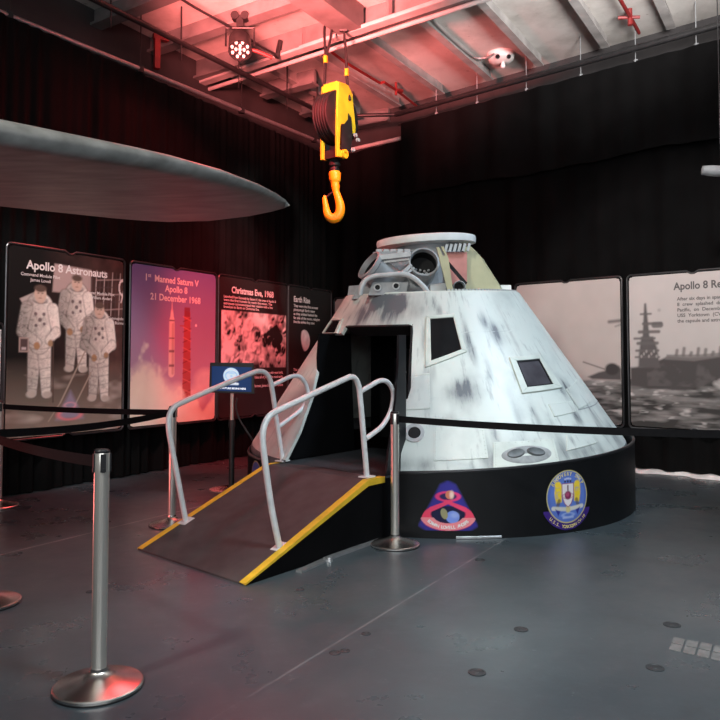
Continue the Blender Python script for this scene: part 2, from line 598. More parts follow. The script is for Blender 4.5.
for q in (-6.55, -5.72, -4.88, -4.03, -3.23, -2.30, -1.47, -.6, .25, 1.1):
    p0 = 7.55 if q < -5 else (7.42 if q < -3.6 else 2.5)
    mb = MB()
    p1 = wall_p(q) - .1
    mb.beam(uv_pt(p0, q, CZ - .07), uv_pt(p1, q, CZ - .07), .03, .14)
    mb.beam(uv_pt(p0, q, CZ - .15), uv_pt(p1, q, CZ - .15), .105, .02)
    trim(mb, M['rib'])
for p, dep, q0, q1 in ((5.6, .2, -8.2, -3.9), (6.5, .2, -8.2, -3.9), (7.36, .26, -8.2, 1.5), (8.5, .22, -7.2, -6.2), (9.5, .22, -7.2, -6.2), (10.5, .22, -7.2, -6.1), (11.5, .22, -7.2, -6.0)):
    mb = MB()
    mb.beam(uv_pt(p, q0, CZ - dep / 2), uv_pt(p, q1, CZ - dep / 2), .05, dep)
    mb.beam(uv_pt(p, q0, CZ - dep), uv_pt(p, q1, CZ - dep), .17, .03)
    trim(mb, M['beam'])
# wide girder that ends at the cross beam above the hook
mb = MB(); mb.beam(uv_pt(3.0, -4.75, CZ - .15), uv_pt(7.27, -4.75, CZ - .15), .34, .3); trim(mb, M['beam'])

# ------------------------------------------------------------------ curtains
def folds(s, seed, amp):
    rs = np.random.RandomState(seed)
    if seed == 11:                      # gathered left curtain: narrow pleats
        y = sum(sin(s * f * 2 * pi + rs.uniform(0, 6) + 1.5 * sin(s * 1.3 + f)) * rs.uniform(.5, 1) for f in (3.1, 4.7, 6.3, 7.9, 1.3))
        return y * amp / 2.6
    y = 0
    for k in range(7):
        f = rs.uniform(2.2, 7.5); y += sin(s * f * pi + rs.uniform(0, 6)) * rs.uniform(.4, 1)
    return y * amp / 2.6


def curtain(name, A, B, zt0, zt1, zb, N, amp, seed, per=40, hem=0., pinch=.35):
    A = np.array(A, float); B = np.array(B, float); L = np.linalg.norm(B - A)
    nu = int(L * per); nv = 14
    def surf(th):
        def fn(u, v):
            s = u * L
            z1 = zt0 + (zt1 - zt0) * u
            z0 = zb + hem * (sin(s * 2.1 + seed) + .5 * sin(s * 5.3))
            z = z0 + (z1 - z0) * v
            k = 1 - (1 - pinch) * v
            return A + (B - A) * u + N * (folds(s, seed, amp) * k + th) + V(0, 0, z)
        return fn
    mb = MB(); mb.slab(surf(.012), surf(-.012), nu, nv)
    return obj(name, mb, M['velvet'], smooth=True, sharp=60)


yl0 = 3.0
c1 = curtain('stage_curtain', V(LX(yl0), yl0, 0), CORNER - Ldir * .12, 4.9, 4.93, .015, Ln, .06, 11, per=60)
tag(c1, 'long black pleated curtain behind the red-lit display boards on the left', 'curtain')
ra = CORNER - Rdir * .22; rb = CORNER + Rdir * 8.6
c2 = curtain('stage_curtain', ra, rb, 4.90, 4.93, .06, Rn, .05, 23, per=26, hem=.022)
tag(c2, 'black full-height curtain behind the ship photograph boards on the right', 'curtain')
va = V(RX(11.34), 11.34, 0) + Rn * .12; vb = va + Rdir * 7.2
c3 = curtain('curtain_valance', va, vb, 5.13, 5.13, 3.97, Rn, .035, 31, per=22, hem=.02, pinch=.6)
tag(c3, 'short black valance hanging across the top of the right-hand curtain', 'curtain')

# rails and pipes ----------------------------------------------------
a = V(LX(yl0), yl0, 4.95) + Ln * .02; b_ = V(-.50, YC - .35, 4.96)
mb = MB(); mb.tube([V(-3.72, 7.28, 4.97) + (V(-3.72, 7.28, 4.97) - V(-.657, 11.68, 4.97)) * .9, V(-3.72, 7.28, 4.97), V(-.657, 11.68, 4.97)], .028)
lr = thing('curtain_rail', (-2.2, 9.4, 4.9), 'pale steel rail along the top of the left curtain', 'curtain rail')
obj('rail', mb, M['alu'], lr)
for k in (.02, .33, .66, .97):
    p = V(-3.72, 7.28, 4.97) * (1 - k) + V(-.657, 11.68, 4.97) * k
    mb = MB(); mb.tube([p, (p[0], p[1], CZ)], .008, 8); mb.box(p, (.07, .07, .09), UA)
    obj('hanger', mb, M['black_metal'], lr)
mb = MB(); mb.tube([V(RX(YC - .3) - .05, YC - .3, 4.92) + Rn * .1, V(RX(11.3), 11.3, 4.92) + Rn * .06], .03)
tag(obj('curtain_rail', mb, M['pipe_white'], None), 'short white rail in the corner behind the crane hook', 'curtain rail')
rr = thing('curtain_rail', (2.4, 9.7, 5.1), 'thin grey rail carrying the valance on the right', 'curtain rail')
p0 = V(.62, 11.36, 5.15); p1 = p0 + Rdir * 7.2
mb = MB(); mb.tube([p0, p1], .02, 8); obj('rail', mb, M['black_metal'], rr)
for k in (.1, .2, .31, .42, .52, .62, .75, .9):
    p = p0 + (p1 - p0) * k
    mb = MB(); mb.tube([p + V(0, 0, -.12), (p[0], p[1], CZ)], .006, 6); mb.box(p, (.04, .04, .06))
    obj('hanger', mb, M['gear'], rr)
# black lighting bar, L shaped
bt = thing('lighting_bar', (-.3, 11.5, 5.2), 'black lighting bar hung below the ceiling along both curtains', 'lighting bar')
A1 = V(-.62, 11.05, 5.25); A0 = V(-2.85, 7.58, 5.25); dA = (A1 - A0)
B0 = V(.64, 11.26, 5.25) + Rn * .12; B1 = B0 + Rdir * 7.2
corner_bar = V(.2, 11.5, 5.25) + Rn * .12
mb = MB(); mb.tube([A0 - dA * .8, A0, A1], .035); mb.tube([A1, A1 + V(.2, .2, 0), B0], .03); mb.tube([B0, B1], .04)
obj('bar', mb, M['black_metal'], bt)
for k in (-.25, .05, .3, .55, .8, .98):
    p = A0 + dA * k
    mb = MB(); mb.tube([p + V(0, 0, .03), (p[0], p[1], CZ)], .01, 8); mb.tube([p + V(0, 0, -.22), p], .008, 6)
    obj('drop_rod', mb, M['black_metal'], bt)

# white cable tray across the ceiling
tr = thing('cable_tray', (-.6, 9.1, 5.35), 'white slotted cable tray crossing the ceiling behind the hook slings', 'cable tray')
ta = V(-2.5, 10.46, 5.42); tb = V(1.06, 7.87, 5.42); tdv = (tb - ta) / np.linalg.norm(tb - ta)
mb = MB(); mb.beam(ta, tb + tdv * 1.5, .14, .05); obj('tray', mb, M['pipe_white'], tr, bevel=.01)
mb = MB(); mb.tube([ta + V(.1, .1, -.05), tb + tdv * 1.5 + V(.1, .1, -.05)], .028); obj('pipe', mb, M['pipe_white'], tr)
for k in (.12, .3, .5, .64, .8):
    p = ta + (tb - ta) * k
    mb = MB(); mb.box(p + V(0, 0, .14), (.05, .05, .26), UA); obj('bracket', mb, M['pipe_grey'], tr)

# red sprinkler lines
mb = MB(); pp = [at_z(x, y, 5.55) for x, y in ((318, 42), (345, 62), (380, 83), (384, 82), (396, 90), (418, 107))]
mb.tube(pp, .02); mb.tube([pp[4], pp[4] + V(.1, .12, .03)], .03, 8); mb.tube([pp[4] + V(0, 0, -.08), pp[4] + V(0, 0, .12)], .02, 8)
tag(obj('sprinkler_pipe', mb, M['red_pipe']), 'red sprinkler pipe on the pink ceiling right of the hook slings', 'pipe')
mb = MB(); pp = [at_z(x, y, 5.55) for x, y in ((612, -14), (624, 6), (630, 17), (636, 27), (639, 33))]
mb.tube(pp, .022); mb.tube([pp[2] + V(-.14, .02, 0), pp[2] + V(.12, .0, 0)], .02, 8); mb.tube([pp[2] + V(0, 0, -.1), pp[2] + V(0, 0, .1)], .03, 8)
tag(obj('sprinkler_pipe', mb, M['red_pipe']), 'red sprinkler pipe at the upper right above the valance', 'pipe')
p = at_z(157, 52, 5.35)
mb = MB(); mb.box(p + V(0, 0, .0), (.07, .07, .44), UA); mb.box(p + V(.04, .03, .2), (.2, .07, .07), UA)
tag(obj('pipe_bracket', mb, M['red_pipe']), 'red steel bracket hanging near the left lighting bar', 'bracket')

# conduit running to the emergency light
mb = MB(); pp = [at_z(x, y, 5.62) for x, y in ((360, 34), (400, 20), (428, 13), (437, 26), (470, 55), (484, 58), (494, 54))]
mb.tube(smoothpath(pp, 4), .014, 8)
tag(obj('conduit', mb, M['pipe_grey']), 'grey conduit running along the ceiling to the round emergency light', 'conduit')
ep = at_z(501, 54, CZ)
el = thing('emergency_light', ep, 'round white twin-lamp emergency light on the ceiling', 'light')
mb = MB(); mb.lathe([(0, -.13), (.12, -.125), (.17, -.09), (.19, -.02), (.2, 0)], ep); obj('housing', mb, M['white_paint'], el)
for s_ in (-1, 1):
    c_ = ep + V(.075 * s_, -.13, -.085)
    mb = MB(); mb.lathe([(.03, 0), (.042, .0), (.042, .02), (.03, .025)], c_, (.1 * s_, -.8, -.6), 20); mb.cur = 1
    mb.lathe([(0, .0262), (.031, .0262)], c_, (.1 * s_, -.8, -.6), 20)
    obj('lamp_socket', mb, [M['gear_light'], M['black_plastic']], el)
mb = MB(); mb.lathe([(0, -.06), (.03, -.05), (.035, -.02), (.02, .03)], ep + V(.02, -.03, -.16), (0, 0, 1), 16); obj('test_knob', mb, M['bulb'], el)

# red LED par can on the tray -----------------------------------------
lp = at_y(240, 46, 8.5)
sl = thing('stage_light', lp + V(0, 0, .35), 'red LED stage lamp clamped under the ceiling, upper left', 'stage light')
ldir = np.array((.1, -.55, -.85)); ldir /= np.linalg.norm(ldir)
mb = MB(); mb.lathe([(.0, -.2), (.10, -.2), (.13, -.14), (.14, .1), (.128, .1), (.128, .06), (0, .06)], lp, ldir, 28); obj('can', mb, M['black_metal'], sl)
e1 = np.cross(ldir, V(0, 0, 1)); e1 /= np.linalg.norm(e1); e2 = np.cross(e1, ldir)
for k in range(13):
    rr_, a = (0, 0) if k == 0 else ((.048, k * pi / 2) if k < 5 else (.098, k * pi / 4 + .3))
    mb = MB(); mb.lathe([(0, .03), (.014, .024), (.018, 0)], lp + ldir * .066 + e1 * rr_ * cos(a) + e2 * rr_ * sin(a), ldir, 10)
    obj('led', mb, M['lamp_red'], sl)
mb = MB(); mb.tube([lp - V(.17, 0, 0), lp + V(-.17, 0, .22), lp + V(.17, 0, .22), lp + V(.17, 0, 0)], .014, 8); obj('yoke', mb, M['black_metal'], sl)
mb = MB(); mb.box(lp + V(0, 0, .3), (.08, .06, .14)); mb.tube([lp + V(-.06, -.05, .36), lp + V(-.06, .05, .36)], .05, 12); mb.tube([lp + V(.06, -.05, .36), lp + V(.06, .05, .36)], .05, 12)
obj('clamp', mb, M['black_metal'], sl)
mb = MB(); pp = [at_z(x, y, 5.38) for x, y in ((150, -25), (186, 2), (225, 24), (240, 33), (262, 47), (275, 54))]
mb.tube(smoothpath(pp, 5), .016, 8)
p = pp[-1]; mb.tube([p, p + V(.02, .02, -.04), p + V(.06, .05, .2)], .03, 8)
tag(obj('power_cable', mb, M['black_metal']), 'black power cable running along the ceiling past the red stage lamp', 'cable')
mb = MB(); pp = [at_y(x, y, 8.55) for x, y in ((247, 50), (256, 51), (266, 55), (272, 58))]
mb.tube(smoothpath(pp, 4), .022, 8)
tag(obj('safety_strap', mb, M['red_pipe']), 'red safety strap beside the red stage lamp', 'strap')

# spotlight at the right edge
sp = at_y(716, 171, 7.2)
st_ = thing('stage_light', sp + V(0, 0, .1), 'small silver spotlight at the right edge in front of the black valance', 'stage light')
mb = MB(); mb.lathe([(0, -.14), (.045, -.13), (.055, -.05), (.055, .1), (.048, .1), (.045, .02), (0, .02)], sp, (1, -.2, -.1), 24); obj('can', mb, M['gear'], st_)
mb = MB(); mb.tube([sp + V(.05, 0, .05), (sp[0] + .05, sp[1], CZ)], .006, 8); obj('stem', mb, M['black_metal'], st_)

# white strip added under the right curtain hem, standing in for leaking light
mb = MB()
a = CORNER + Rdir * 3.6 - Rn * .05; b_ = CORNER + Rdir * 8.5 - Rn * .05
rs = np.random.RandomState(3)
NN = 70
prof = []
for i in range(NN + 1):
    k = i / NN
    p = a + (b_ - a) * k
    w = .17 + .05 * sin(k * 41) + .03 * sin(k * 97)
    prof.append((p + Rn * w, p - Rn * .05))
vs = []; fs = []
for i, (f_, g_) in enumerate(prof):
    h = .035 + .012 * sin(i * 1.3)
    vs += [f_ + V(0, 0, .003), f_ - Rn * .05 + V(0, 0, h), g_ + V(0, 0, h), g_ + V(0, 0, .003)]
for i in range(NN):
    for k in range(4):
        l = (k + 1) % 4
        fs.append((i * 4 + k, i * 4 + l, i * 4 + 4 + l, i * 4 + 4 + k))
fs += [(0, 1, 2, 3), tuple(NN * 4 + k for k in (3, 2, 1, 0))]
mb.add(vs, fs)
tag(obj('light_leak_strip', mb, M['leak_white']), 'white strip added on the floor as light leaking under the right curtain hem', 'light leak strip')

# ------------------------------------------------------------------ display boards
BW, BH = 1.5, 1.93


class Board:
    """board standing in its own frame: origin lower left corner, x along, z up, n out"""
    def __init__(s, name, o, d, n, w, h, label, cell=.0085):
        s.o = np.array(o, float); s.d = d; s.n = n; s.w = w; s.h = h
        s.root = thing(name, s.o + d * w / 2, label, 'display board', 'printed display boards along the curtains')
        s.pic = Pic(w, h, cell)
        s.texts = {}

    def P(s, x, z, off=0.):
        return s.o + s.d * x + V(0, 0, z) + s.n * off

    def finish(s, matname='print'):
        pc = s.pic
        r = .035
        x = np.minimum(pc.u, pc.w - pc.u); y = np.minimum(pc.v, pc.h - pc.v)
        pc.mask = ~((x < r) & (y < r) & (np.hypot(r - x, r - y) > r))
        pr = pc.build('print', lambda x, y: s.P(x, y, .012), M[matname], s.root)
        mbk = MB()
        mbk.prism([s.P(.01, .03, .009), s.P(s.w - .01, .03, .009), s.P(s.w - .01, s.h - .03, .009), s.P(.01, s.h - .03, .009)], -s.n * .015)
        obj('backing', mbk, M['flat_black'], s.root)
        g = .022; rr_ = .05
        w0, w1, h0, h1 = -g, s.w + g, -g, s.h + g
        path = []
        def arc(cx, cz, a0):
            for k in range(5):
                a = radians(a0 + 90 * k / 4)
                path.append((cx + rr_ * cos(a), cz + rr_ * sin(a)))
        arc(w1 - rr_, h1 - rr_, 0)
        mid = s.w / 2
        for dx, dz in ((.07, 0), (.05, -.012), (.02, -.03), (-.02, -.03), (-.05, -.012), (-.07, 0)): path.append((mid + dx, h1 + dz))
        arc(w0 + rr_, h1 - rr_, 90); arc(w0 + rr_, h0 + rr_, 180)
        for dx, dz in ((-.07, 0), (-.05, .012), (-.02, .03), (.02, .03), (.05, .012), (.07, 0)): path.append((mid + dx, h0 + dz))
        arc(w1 - rr_, h0 + rr_, 270)
        mf = MB(); mf.tube([s.P(x_, z_, .012) for x_, z_ in path], .012, 8, closed=True)
        obj('frame', mf, M['frame'], s.root)
        for nm, (mt, m_) in s.texts.items():
            obj(nm[0], mt, m_, s.root, smooth=False, recalc=False)

    def text(s, part, m_, string, x, z, size, align='CENTER', bold=.0, wscale=1., spacing=1.):
        if not string: return
        key = (part, len(s.texts)); s.texts[key] = (MB(), m_)
        put_text(s.texts[key][0], string, size, lambda a, b_: s.P(x + a, z + b_, .0145), align, bold * size, spacing, wscale)


def suit_figure(pc, cx, top, foot, h_scale, seed, turn=0):
    """one suited figure in the group photograph"""
    H = top - foot
    hd = .086 * h_scale
    n = pc.noise(26, 34, seed, 3); n2 = pc.noise(60, 80, seed + 5, 2)
    crease = np.clip(1 - np.abs(pc.noise(22, 46, seed + 9, 2) - .5) / .07, 0, 1)
    side = np.clip(.5 + (pc.u - cx) / .36, .0, 1)
    shade = np.clip((.80 + .3 * (n - .5) + .25 * (n2 - .5)) * (.45 + .75 * side) - .16 * crease, .06, .96)[..., None] * np.array((1, .95, .88))
    def limb(d):
        a = pc.soft(d, .016)[..., None]
        pc.put(pc.soft(d - .010, .02) * .55, (.10, .085, .08))
        pc.c = pc.c * (1 - a) + shade * a
    sw = .115 * h_scale * 1.25
    sh = top - .185 * h_scale
    hip = foot + H * .47
    limb(pc.cap(cx - .05, hip, cx - .075, foot + .05, .078, .052)); limb(pc.cap(cx + .055, hip, cx + .085, foot + .04, .078, .052))
    pc.put(pc.soft(pc.ell(cx - .085, foot + .03, .055, .035), .02), (.55, .5, .45)); pc.put(pc.soft(pc.ell(cx + .1, foot + .02, .055, .035), .02), (.55, .5, .45))
    limb(pc.cap(cx, sh - .03, cx, hip + .02, sw, .115))
    limb(pc.cap(cx - sw, sh - .04, cx - sw - .055, sh - .29, .062, .05)); limb(pc.cap(cx - sw - .05, sh - .28, cx - .05 + turn, sh - .40, .05, .042))
    limb(pc.cap(cx + sw, sh - .04, cx + sw + .045, sh - .29, .062, .05)); limb(pc.cap(cx + sw + .04, sh - .28, cx + .08 + turn, sh - .37, .05, .042))
    pc.put(pc.soft(pc.ell(cx - .06 + turn, sh - .43, .036, .04), .015), (.45, .27, .15)); pc.put(pc.soft(pc.ell(cx + .1 + turn, sh - .40, .034, .036), .015), (.42, .28, .17))
    for dx, dy, r in ((-.05, -.1, .019), (.045, -.1, .019), (0, -.16, .022), (-.045, -.22, .017), (.05, -.2, .017)):
        pc.put(pc.soft(pc.ell(cx + dx, sh + dy, r, r), .012) * .85, (.10, .07, .08))
    for k in range(5):
        yy = hip - .03 - k * (hip - foot) * .19
        pc.put(pc.soft(pc.cap(cx - .13, yy, cx - .02, yy - .025, .006), .014) * .5, (.18, .16, .15)); pc.put(pc.soft(pc.cap(cx + .01, yy - .02, cx + .14, yy, .006), .014) * .5, (.18, .16, .15))
    pc.put(pc.soft(pc.ell(cx, sh + .04, .085, .035), .014), (.20, .18, .18)); pc.put(pc.soft(pc.ell(cx, sh + .05, .07, .026), .014), (.6, .57, .53))
    hy = top - hd
    pc.put(pc.soft(pc.ell(cx, hy, hd * .76, hd), .014), (.62, .47, .38))
    pc.put(pc.soft(pc.ell(cx + .02, hy - .005, hd * .45, hd * .8), .04) * .5, (.72, .56, .46))
    pc.put(pc.soft(pc.ell(cx, hy + hd * .68, hd * .76, hd * .42), .018), (.12, .085, .07))
    for dx in (-.023, .023): pc.put(pc.soft(pc.ell(cx + dx, hy + .012, .013, .007), .008) * .8, (.12, .08, .07))
    pc.put(pc.soft(pc.ell(cx, hy - .038, .02, .006), .008) * .7, (.25, .12, .10)); pc.put(pc.soft(pc.ell(cx + .006, hy - .008, .008, .018), .01) * .35, (.4, .27, .2))


# left board 0: grey information panel at the frame's left edge
def left_origin(y, z): return V(LX(y), y, z) + Ln * .16


def left_y(px, z=1.5):
    # depth along the curtain line of the board edge seen at a picture column
    return (on_plane(px, 345, V(LX(5), 5, 0) + Ln * .16, Ln) - Ln * .16)[1]


y5, y122 = left_y(6), left_y(121.5)
W1 = (y122 - y5) / Ldir[1]
b0 = Board('display_board', left_origin(y5, .60) - Ldir * 1.06, Ldir, Ln, 1.0, 1.12, 'small pale grey text board at the far left, cut by the picture edge', .02)
b0.pic.c[:] = (.52, .52, .52); b0.pic.put(np.clip((b0.pic.noise(6, 6, 3) - .3), 0, 1) * .5, (.42, .42, .43))
b0.finish()

# board 1: three suited crew
b1 = Board('display_board', left_origin(y5, .60), Ldir, Ln, W1, BH, 'board with a group photograph of three crew members in white suits')
pc = b1.pic; w, h = pc.w, pc.h
n = pc.noise(9, 9, 2)
pc.c[:] = .012
pc.put(np.clip((pc.u / w - .25) * 1.1, 0, 1) * (.10 + .5 * n), (.30, .15, .13))
pc.put(np.clip(.42 - pc.v / h, 0, 1) * 2.0, (.36, .30, .25)); pc.put(np.clip((pc.noise(4, 14, 8) - .55) * 2.5, 0, 1) * (pc.v < .35 * h) * .6, (.12, .09, .075))
pc.put(np.clip((pc.noise(3, 10, 18) - .60) * 4, 0, 1) * (pc.v < .33 * h) * .7, (.66, .58, .52))
pc.put(pc.soft(pc.poly([(.50, 1.50), (.98, 1.50), (.98, 1.78), (.52, 1.80)]), .02), (.46, .36, .34))
for k in range(9):
    x0 = .98 + .055 * k
    pc.put(pc.soft(pc.cap(x0, 1.18 + .05 * (k % 3), x0 + .02, 1.78, .004), .012) * .8, (.72, .62, .6) if k % 2 else (.12, .08, .08))
for k in range(6):
    pc.put(pc.soft(pc.cap(1.05, 1.25 + k * .085, 1.5, 1.30 + k * .085, .006), .012) * .7, (.5, .38, .36) if k % 2 else (.09, .06, .06))
pc.put(np.abs(pc.ell(1.42, 1.62, .05, .085)) < .010, (.8, .72, .7)); pc.put(pc.soft(pc.cap(1.40, 1.45, 1.44, 1.6, .008)), (.8, .72, .7))
pc.put(pc.soft(pc.poly([(.13, 1.40), (.34, 1.50), (.36, 1.38), (.2, 1.30)]), .015), (.5, .45, .42))
suit_figure(pc, .80, 1.70, .66, 1.0, 41, -.02)
suit_figure(pc, .36, 1.55, .40, 1.05, 44, .03)
suit_figure(pc, 1.10, 1.42, .33, 1.0, 47, 0)
for a_ in ((.52, .98, .53, .34, .007), (.92, .88, .62, .33, .009), (1.0, .64, .78, .26, .008), (.62, .33, .48, .14, .006)):
    pc.put(pc.soft(pc.cap(*a_), .012), (.42, .36, .30) if a_[0] > .6 else (.10, .07, .06))
pc.put(pc.soft(pc.poly([(.13, .86), (.24, .86), (.24, 1.01), (.13, 1.01)]), .01), (.42, .33, .30)); pc.put(pc.soft(pc.poly([(.145, .875), (.225, .875), (.225, .995), (.145, .995)]), .01), (.10, .07, .07)); pc.put(pc.soft(pc.poly([(.16, .885), (.21, .885), (.21, .91), (.16, .91)]), .01), (.6, .5, .5))
cx, cy = .74, .25
pc.put(pc.soft(pc.poly([(cx - .17, cy - .1), (cx + .17, cy - .1), (cx, cy + .2)]), .05) * .55, (.42, .40, .62))
pc.put(np.clip(1 - np.abs(pc.ell(cx, cy - .05, .14, .055)) / .02, 0, 1) * .9, (.85, .25, .28)); pc.put(np.clip(1 - np.abs(pc.ell(cx, cy + .045, .07, .03)) / .012, 0, 1) * .7, (.8, .4, .5))
b1.text('title_text', M['txt_white'], 'Apollo 8 Astronauts', w * .49, 1.715, .122, bold=.026)
for x_, z_, s1, s2 in ((.36, 1.64, 'Command Module Pilot', 'James Lovell'), (1.12, 1.515, 'Lunar Module Pilot', 'William Anders'), (1.33, 1.245, 'Commander', 'Frank Borman')):
    b1.text('caption_text', M['txt_white'], s1, x_, z_, .047, bold=.012); b1.text('caption_text', M['txt_white'], s2, x_, z_ - .052, .047, bold=.012)
b1.finish()

# board 2: launch
y130, y214 = left_y(130), left_y(214.5)
b2 = Board('display_board', left_origin(y130, .60), Ldir, Ln, (y214 - y130) / Ldir[1], BH, 'purple board with a photograph of a rocket launch above smoke')
pc = b2.pic; w, h = pc.w, pc.h
tt = np.clip(pc.v / h, 0, 1)[..., None]
pc.c[:] = (1 - tt) * np.array((.62, .36, .42)) + tt * np.array((.155, .15, .36))
pc.put(np.exp(-((pc.u - .35 * w) ** 2 + (pc.v - .52 * h) ** 2) / .10) * .55, (.52, .20, .42))
n = pc.noise(5, 6, 12, 4)
cl = np.clip((h * (.27 + .13 * np.cos((pc.u / w - .12) * 5.2)) + (n - .5) * .75 - pc.v) * 6, 0, 1)
pc.put(cl * .95, np.stack([.70 + .25 * n, .56 + .3 * n, .48 + .26 * n], -1))
for px_, py_, r in ((.2, .62, .16), (.42, .42, .2), (.12, .38, .2), (1.25, .5, .2), (.75, .28, .26), (1.05, .3, .18)):
    pc.put(pc.soft(pc.ell(px_, py_, r, r * .8), .1) * (.35 + .6 * n), (.88, .72, .62))
rx = .41 * w + .06
pc.put(pc.soft(pc.cap(rx, .62, rx, 1.28, .052, .045), .014), (.80, .62, .56))
pc.put(pc.soft(pc.cap(rx + .022, .62, rx + .018, 1.28, .02), .02) * .6, (.45, .27, .25))
pc.put(pc.soft(pc.cap(rx, 1.28, rx, 1.40, .036, .018), .012), (.80, .64, .6)); pc.put(pc.soft(pc.cap(rx, 1.40, rx, 1.52, .012, .004), .01), (.72, .5, .5))
for z_, hh in ((1.27, .02), (1.05, .016), (.88, .03), (.70, .03)): pc.put(pc.soft(pc.poly([(rx - .045, z_), (rx + .045, z_), (rx + .045, z_ + hh), (rx - .045, z_ + hh)]), .01) * .8, (.16, .08, .11))
tx = .60 * w + .05
pc.put(pc.soft(pc.poly([(tx - .075, .3), (tx + .075, .3), (tx + .055, 1.40), (tx - .05, 1.42)]), .015) * .92, (.40, .075, .065))
for k in range(16):
    z_ = .35 + k * .066
    pc.put(pc.soft(pc.cap(tx - .07, z_, tx + .07, z_ + .05 * (-1) ** k, .006), .012) * .7, (.72, .25, .2) if k % 2 else (.16, .03, .04))
pc.put(pc.soft(pc.cap(tx - .12, 1.22, tx, 1.22, .008)), (.4, .1, .1)); pc.put(pc.soft(pc.ell(tx + .16, 1.235, .016, .016)), (.95, .9, .9))
pc.put(pc.soft(pc.poly([(tx - .05, 1.34), (tx + .05, 1.34), (tx + .05, 1.46), (tx - .05, 1.46)]), .012) * .9, (.22, .05, .07))
pc.put(cl * np.clip((.34 * h - pc.v) * 4, 0, 1) * .8, np.stack([.85 + .1 * n, .66 + .2 * n, .52 + .2 * n], -1))
for z_, s_ in ((1.745, '1st Manned Saturn V'), (1.635, 'Apollo 8'), (1.52, '21 December 1968')):
    if s_[0] == '1' and s_[1] == 's':
        b2.text('title_text', M['txt_white'], '1', w * .135, z_,   .115, 'LEFT', .026); b2.text('title_text', M['txt_white'], 'st', w * .175, z_ + .045, .065, 'LEFT', .02)
        b2.text('title_text', M['txt_white'], 'Manned Saturn V', w * .245, z_,   .115, 'LEFT', .026, wscale=.94)
    else:
        b2.text('title_text', M['txt_white'], s_, w * .5, z_, .115, bold=.026, wscale=.95)
b2.finish()

# board 3: lunar surface
y218, y286 = left_y(218.5), left_y(286)
b3 = Board('display_board', left_origin(y218, .60), Ldir, Ln, (y286 - y218) / Ldir[1], BH, 'dark board with a text block above a cratered close-up photograph, behind the monitor')
pc = b3.pic; w, h = pc.w, pc.h
pc.c[:] = .022; pc.put(pc.noise(4, 5, 3) * .5 * np.clip(.5 - pc.v / h, 0, 1), (.12, .09, .085))
z0, z1 = .68, 1.47
ins = pc.soft(np.maximum(np.abs(pc.v - (z0 + z1) / 2) - (z1 - z0) / 2, np.abs(pc.u - w / 2 - .01) - w / 2 + .03), .012)
n = pc.noise(7, 6, 77, 4); n2 = pc.noise(16, 14, 78, 3)
val = np.clip((n * .7 + n2 * .5 - .36) * 2.4, .03, .95)
val = np.clip(val * (1.15 - .45 * pc.u / w), 0, 1)
crat = np.zeros_like(val)
rs = np.random.RandomState(6)
for k in range(46):
    cx, cy, r = rs.uniform(.05, w), rs.uniform(z0, z1), rs.uniform(.03, .13)
    d = pc.ell(cx, cy, r, r * .8, rs.uniform(0, 3)); ang = np.arctan2(pc.v - cy, pc.u - cx)
    val = val + np.clip(1 - np.abs(d) / .025, 0, 1) * (.5 * np.cos(ang - 2.2)) - np.clip(-d / r, 0, 1) * .22
val = val - pc.soft(pc.poly([(.95, 1.16), (1.26, 1.30), (1.40, 1.12), (1.30, .98), (1.05, 1.0)]), .05) * .8
val = val + pc.soft(pc.poly([(.50, .72), (.9, .98), (1.12, 1.0), (.85, .76)]), .08) * .35
val = val + pc.soft(pc.poly([(.72, 1.36), (.98, 1.42), (.90, 1.20)]), .06) * .4
pc.put(ins, np.clip(val, .02, .92)[..., None] * np.array((1, .97, .95)))
b3.text('title_text', M['txt_white'], 'Christmas Eve, 1968', w * .47, 1.72, .125, bold=.028, wscale=.9)
for k, s_ in enumerate(('Launched from Kennedy by Saturn V, the crew of Apollo 8', 'were the first humans to reach the moon. The', 'astronauts commemorated that mission with a live', 'broadcast to Earth on Christmas Eve.')):
    b3.text('body_text', M['txt_white'], s_, .08, 1.645 - k * .047, .05, 'LEFT', .02, wscale=(.96, 1.12, 1.04, 1.0)[k])
for k, s_ in enumerate(('And from the crew of Apollo 8, we close with good night,', 'good luck, and God bless all of you on the good earth.', '', 'Frank Borman, James Lovell & Bill Anders')):
    b3.text('body_text', M['txt_white'], s_, w - .09, .585 - k * .062, .055, 'RIGHT', .02, wscale=.86)
b3.finish()

# board 4: half globe on black
y287, y332 = left_y(288.5), left_y(330)
b4 = Board('display_board', left_origin(y287, .60), Ldir, Ln, (y332 - y287) / Ldir[1], BH, 'black board with a half-lit globe, beside the capsule on the left')
pc = b4.pic; w, h = pc.w, pc.h
pc.c[:] = .02
d = pc.ell(.40, 1.10, .15, .17); n = pc.noise(14, 18, 5)
sun = pc.soft(pc.ell(.44, 1.10, .12, .20, .25), .03)
pc.put(pc.soft(d, .012) * sun, np.stack([.55 + .45 * n] * 3, -1))
pc.put(np.clip(.3 - pc.v / h, 0, 1) * 2 * pc.noise(5, 4, 2), (.10, .09, .085))
b4.text('title_text', M['txt_white'], 'Earth Rise', .11, 1.70, .125, 'LEFT', .028, wscale=.85)
for k, s_ in enumerate(('They were the first to ever', 'photograph Earth rising', 'as they orbited behind the', 'far side of the moon, relaying', 'live the sights they saw.')):
    b4.text('body_text', M['txt_white'], s_, .11, 1.62 - k * .063, .06, 'LEFT', .02)
for k, s_ in enumerate(('This image was taken', 'by the crew with a hand', 'held colour camera.')):
    b4.text('body_text', M['txt_white'], s_, .11, .62 - k * .063, .06, 'LEFT', .02)
b4.finish()


def right_pt(px, z): return on_plane(px, 362, V(RX(8), 8, 0) + Rn * .11, Rn)


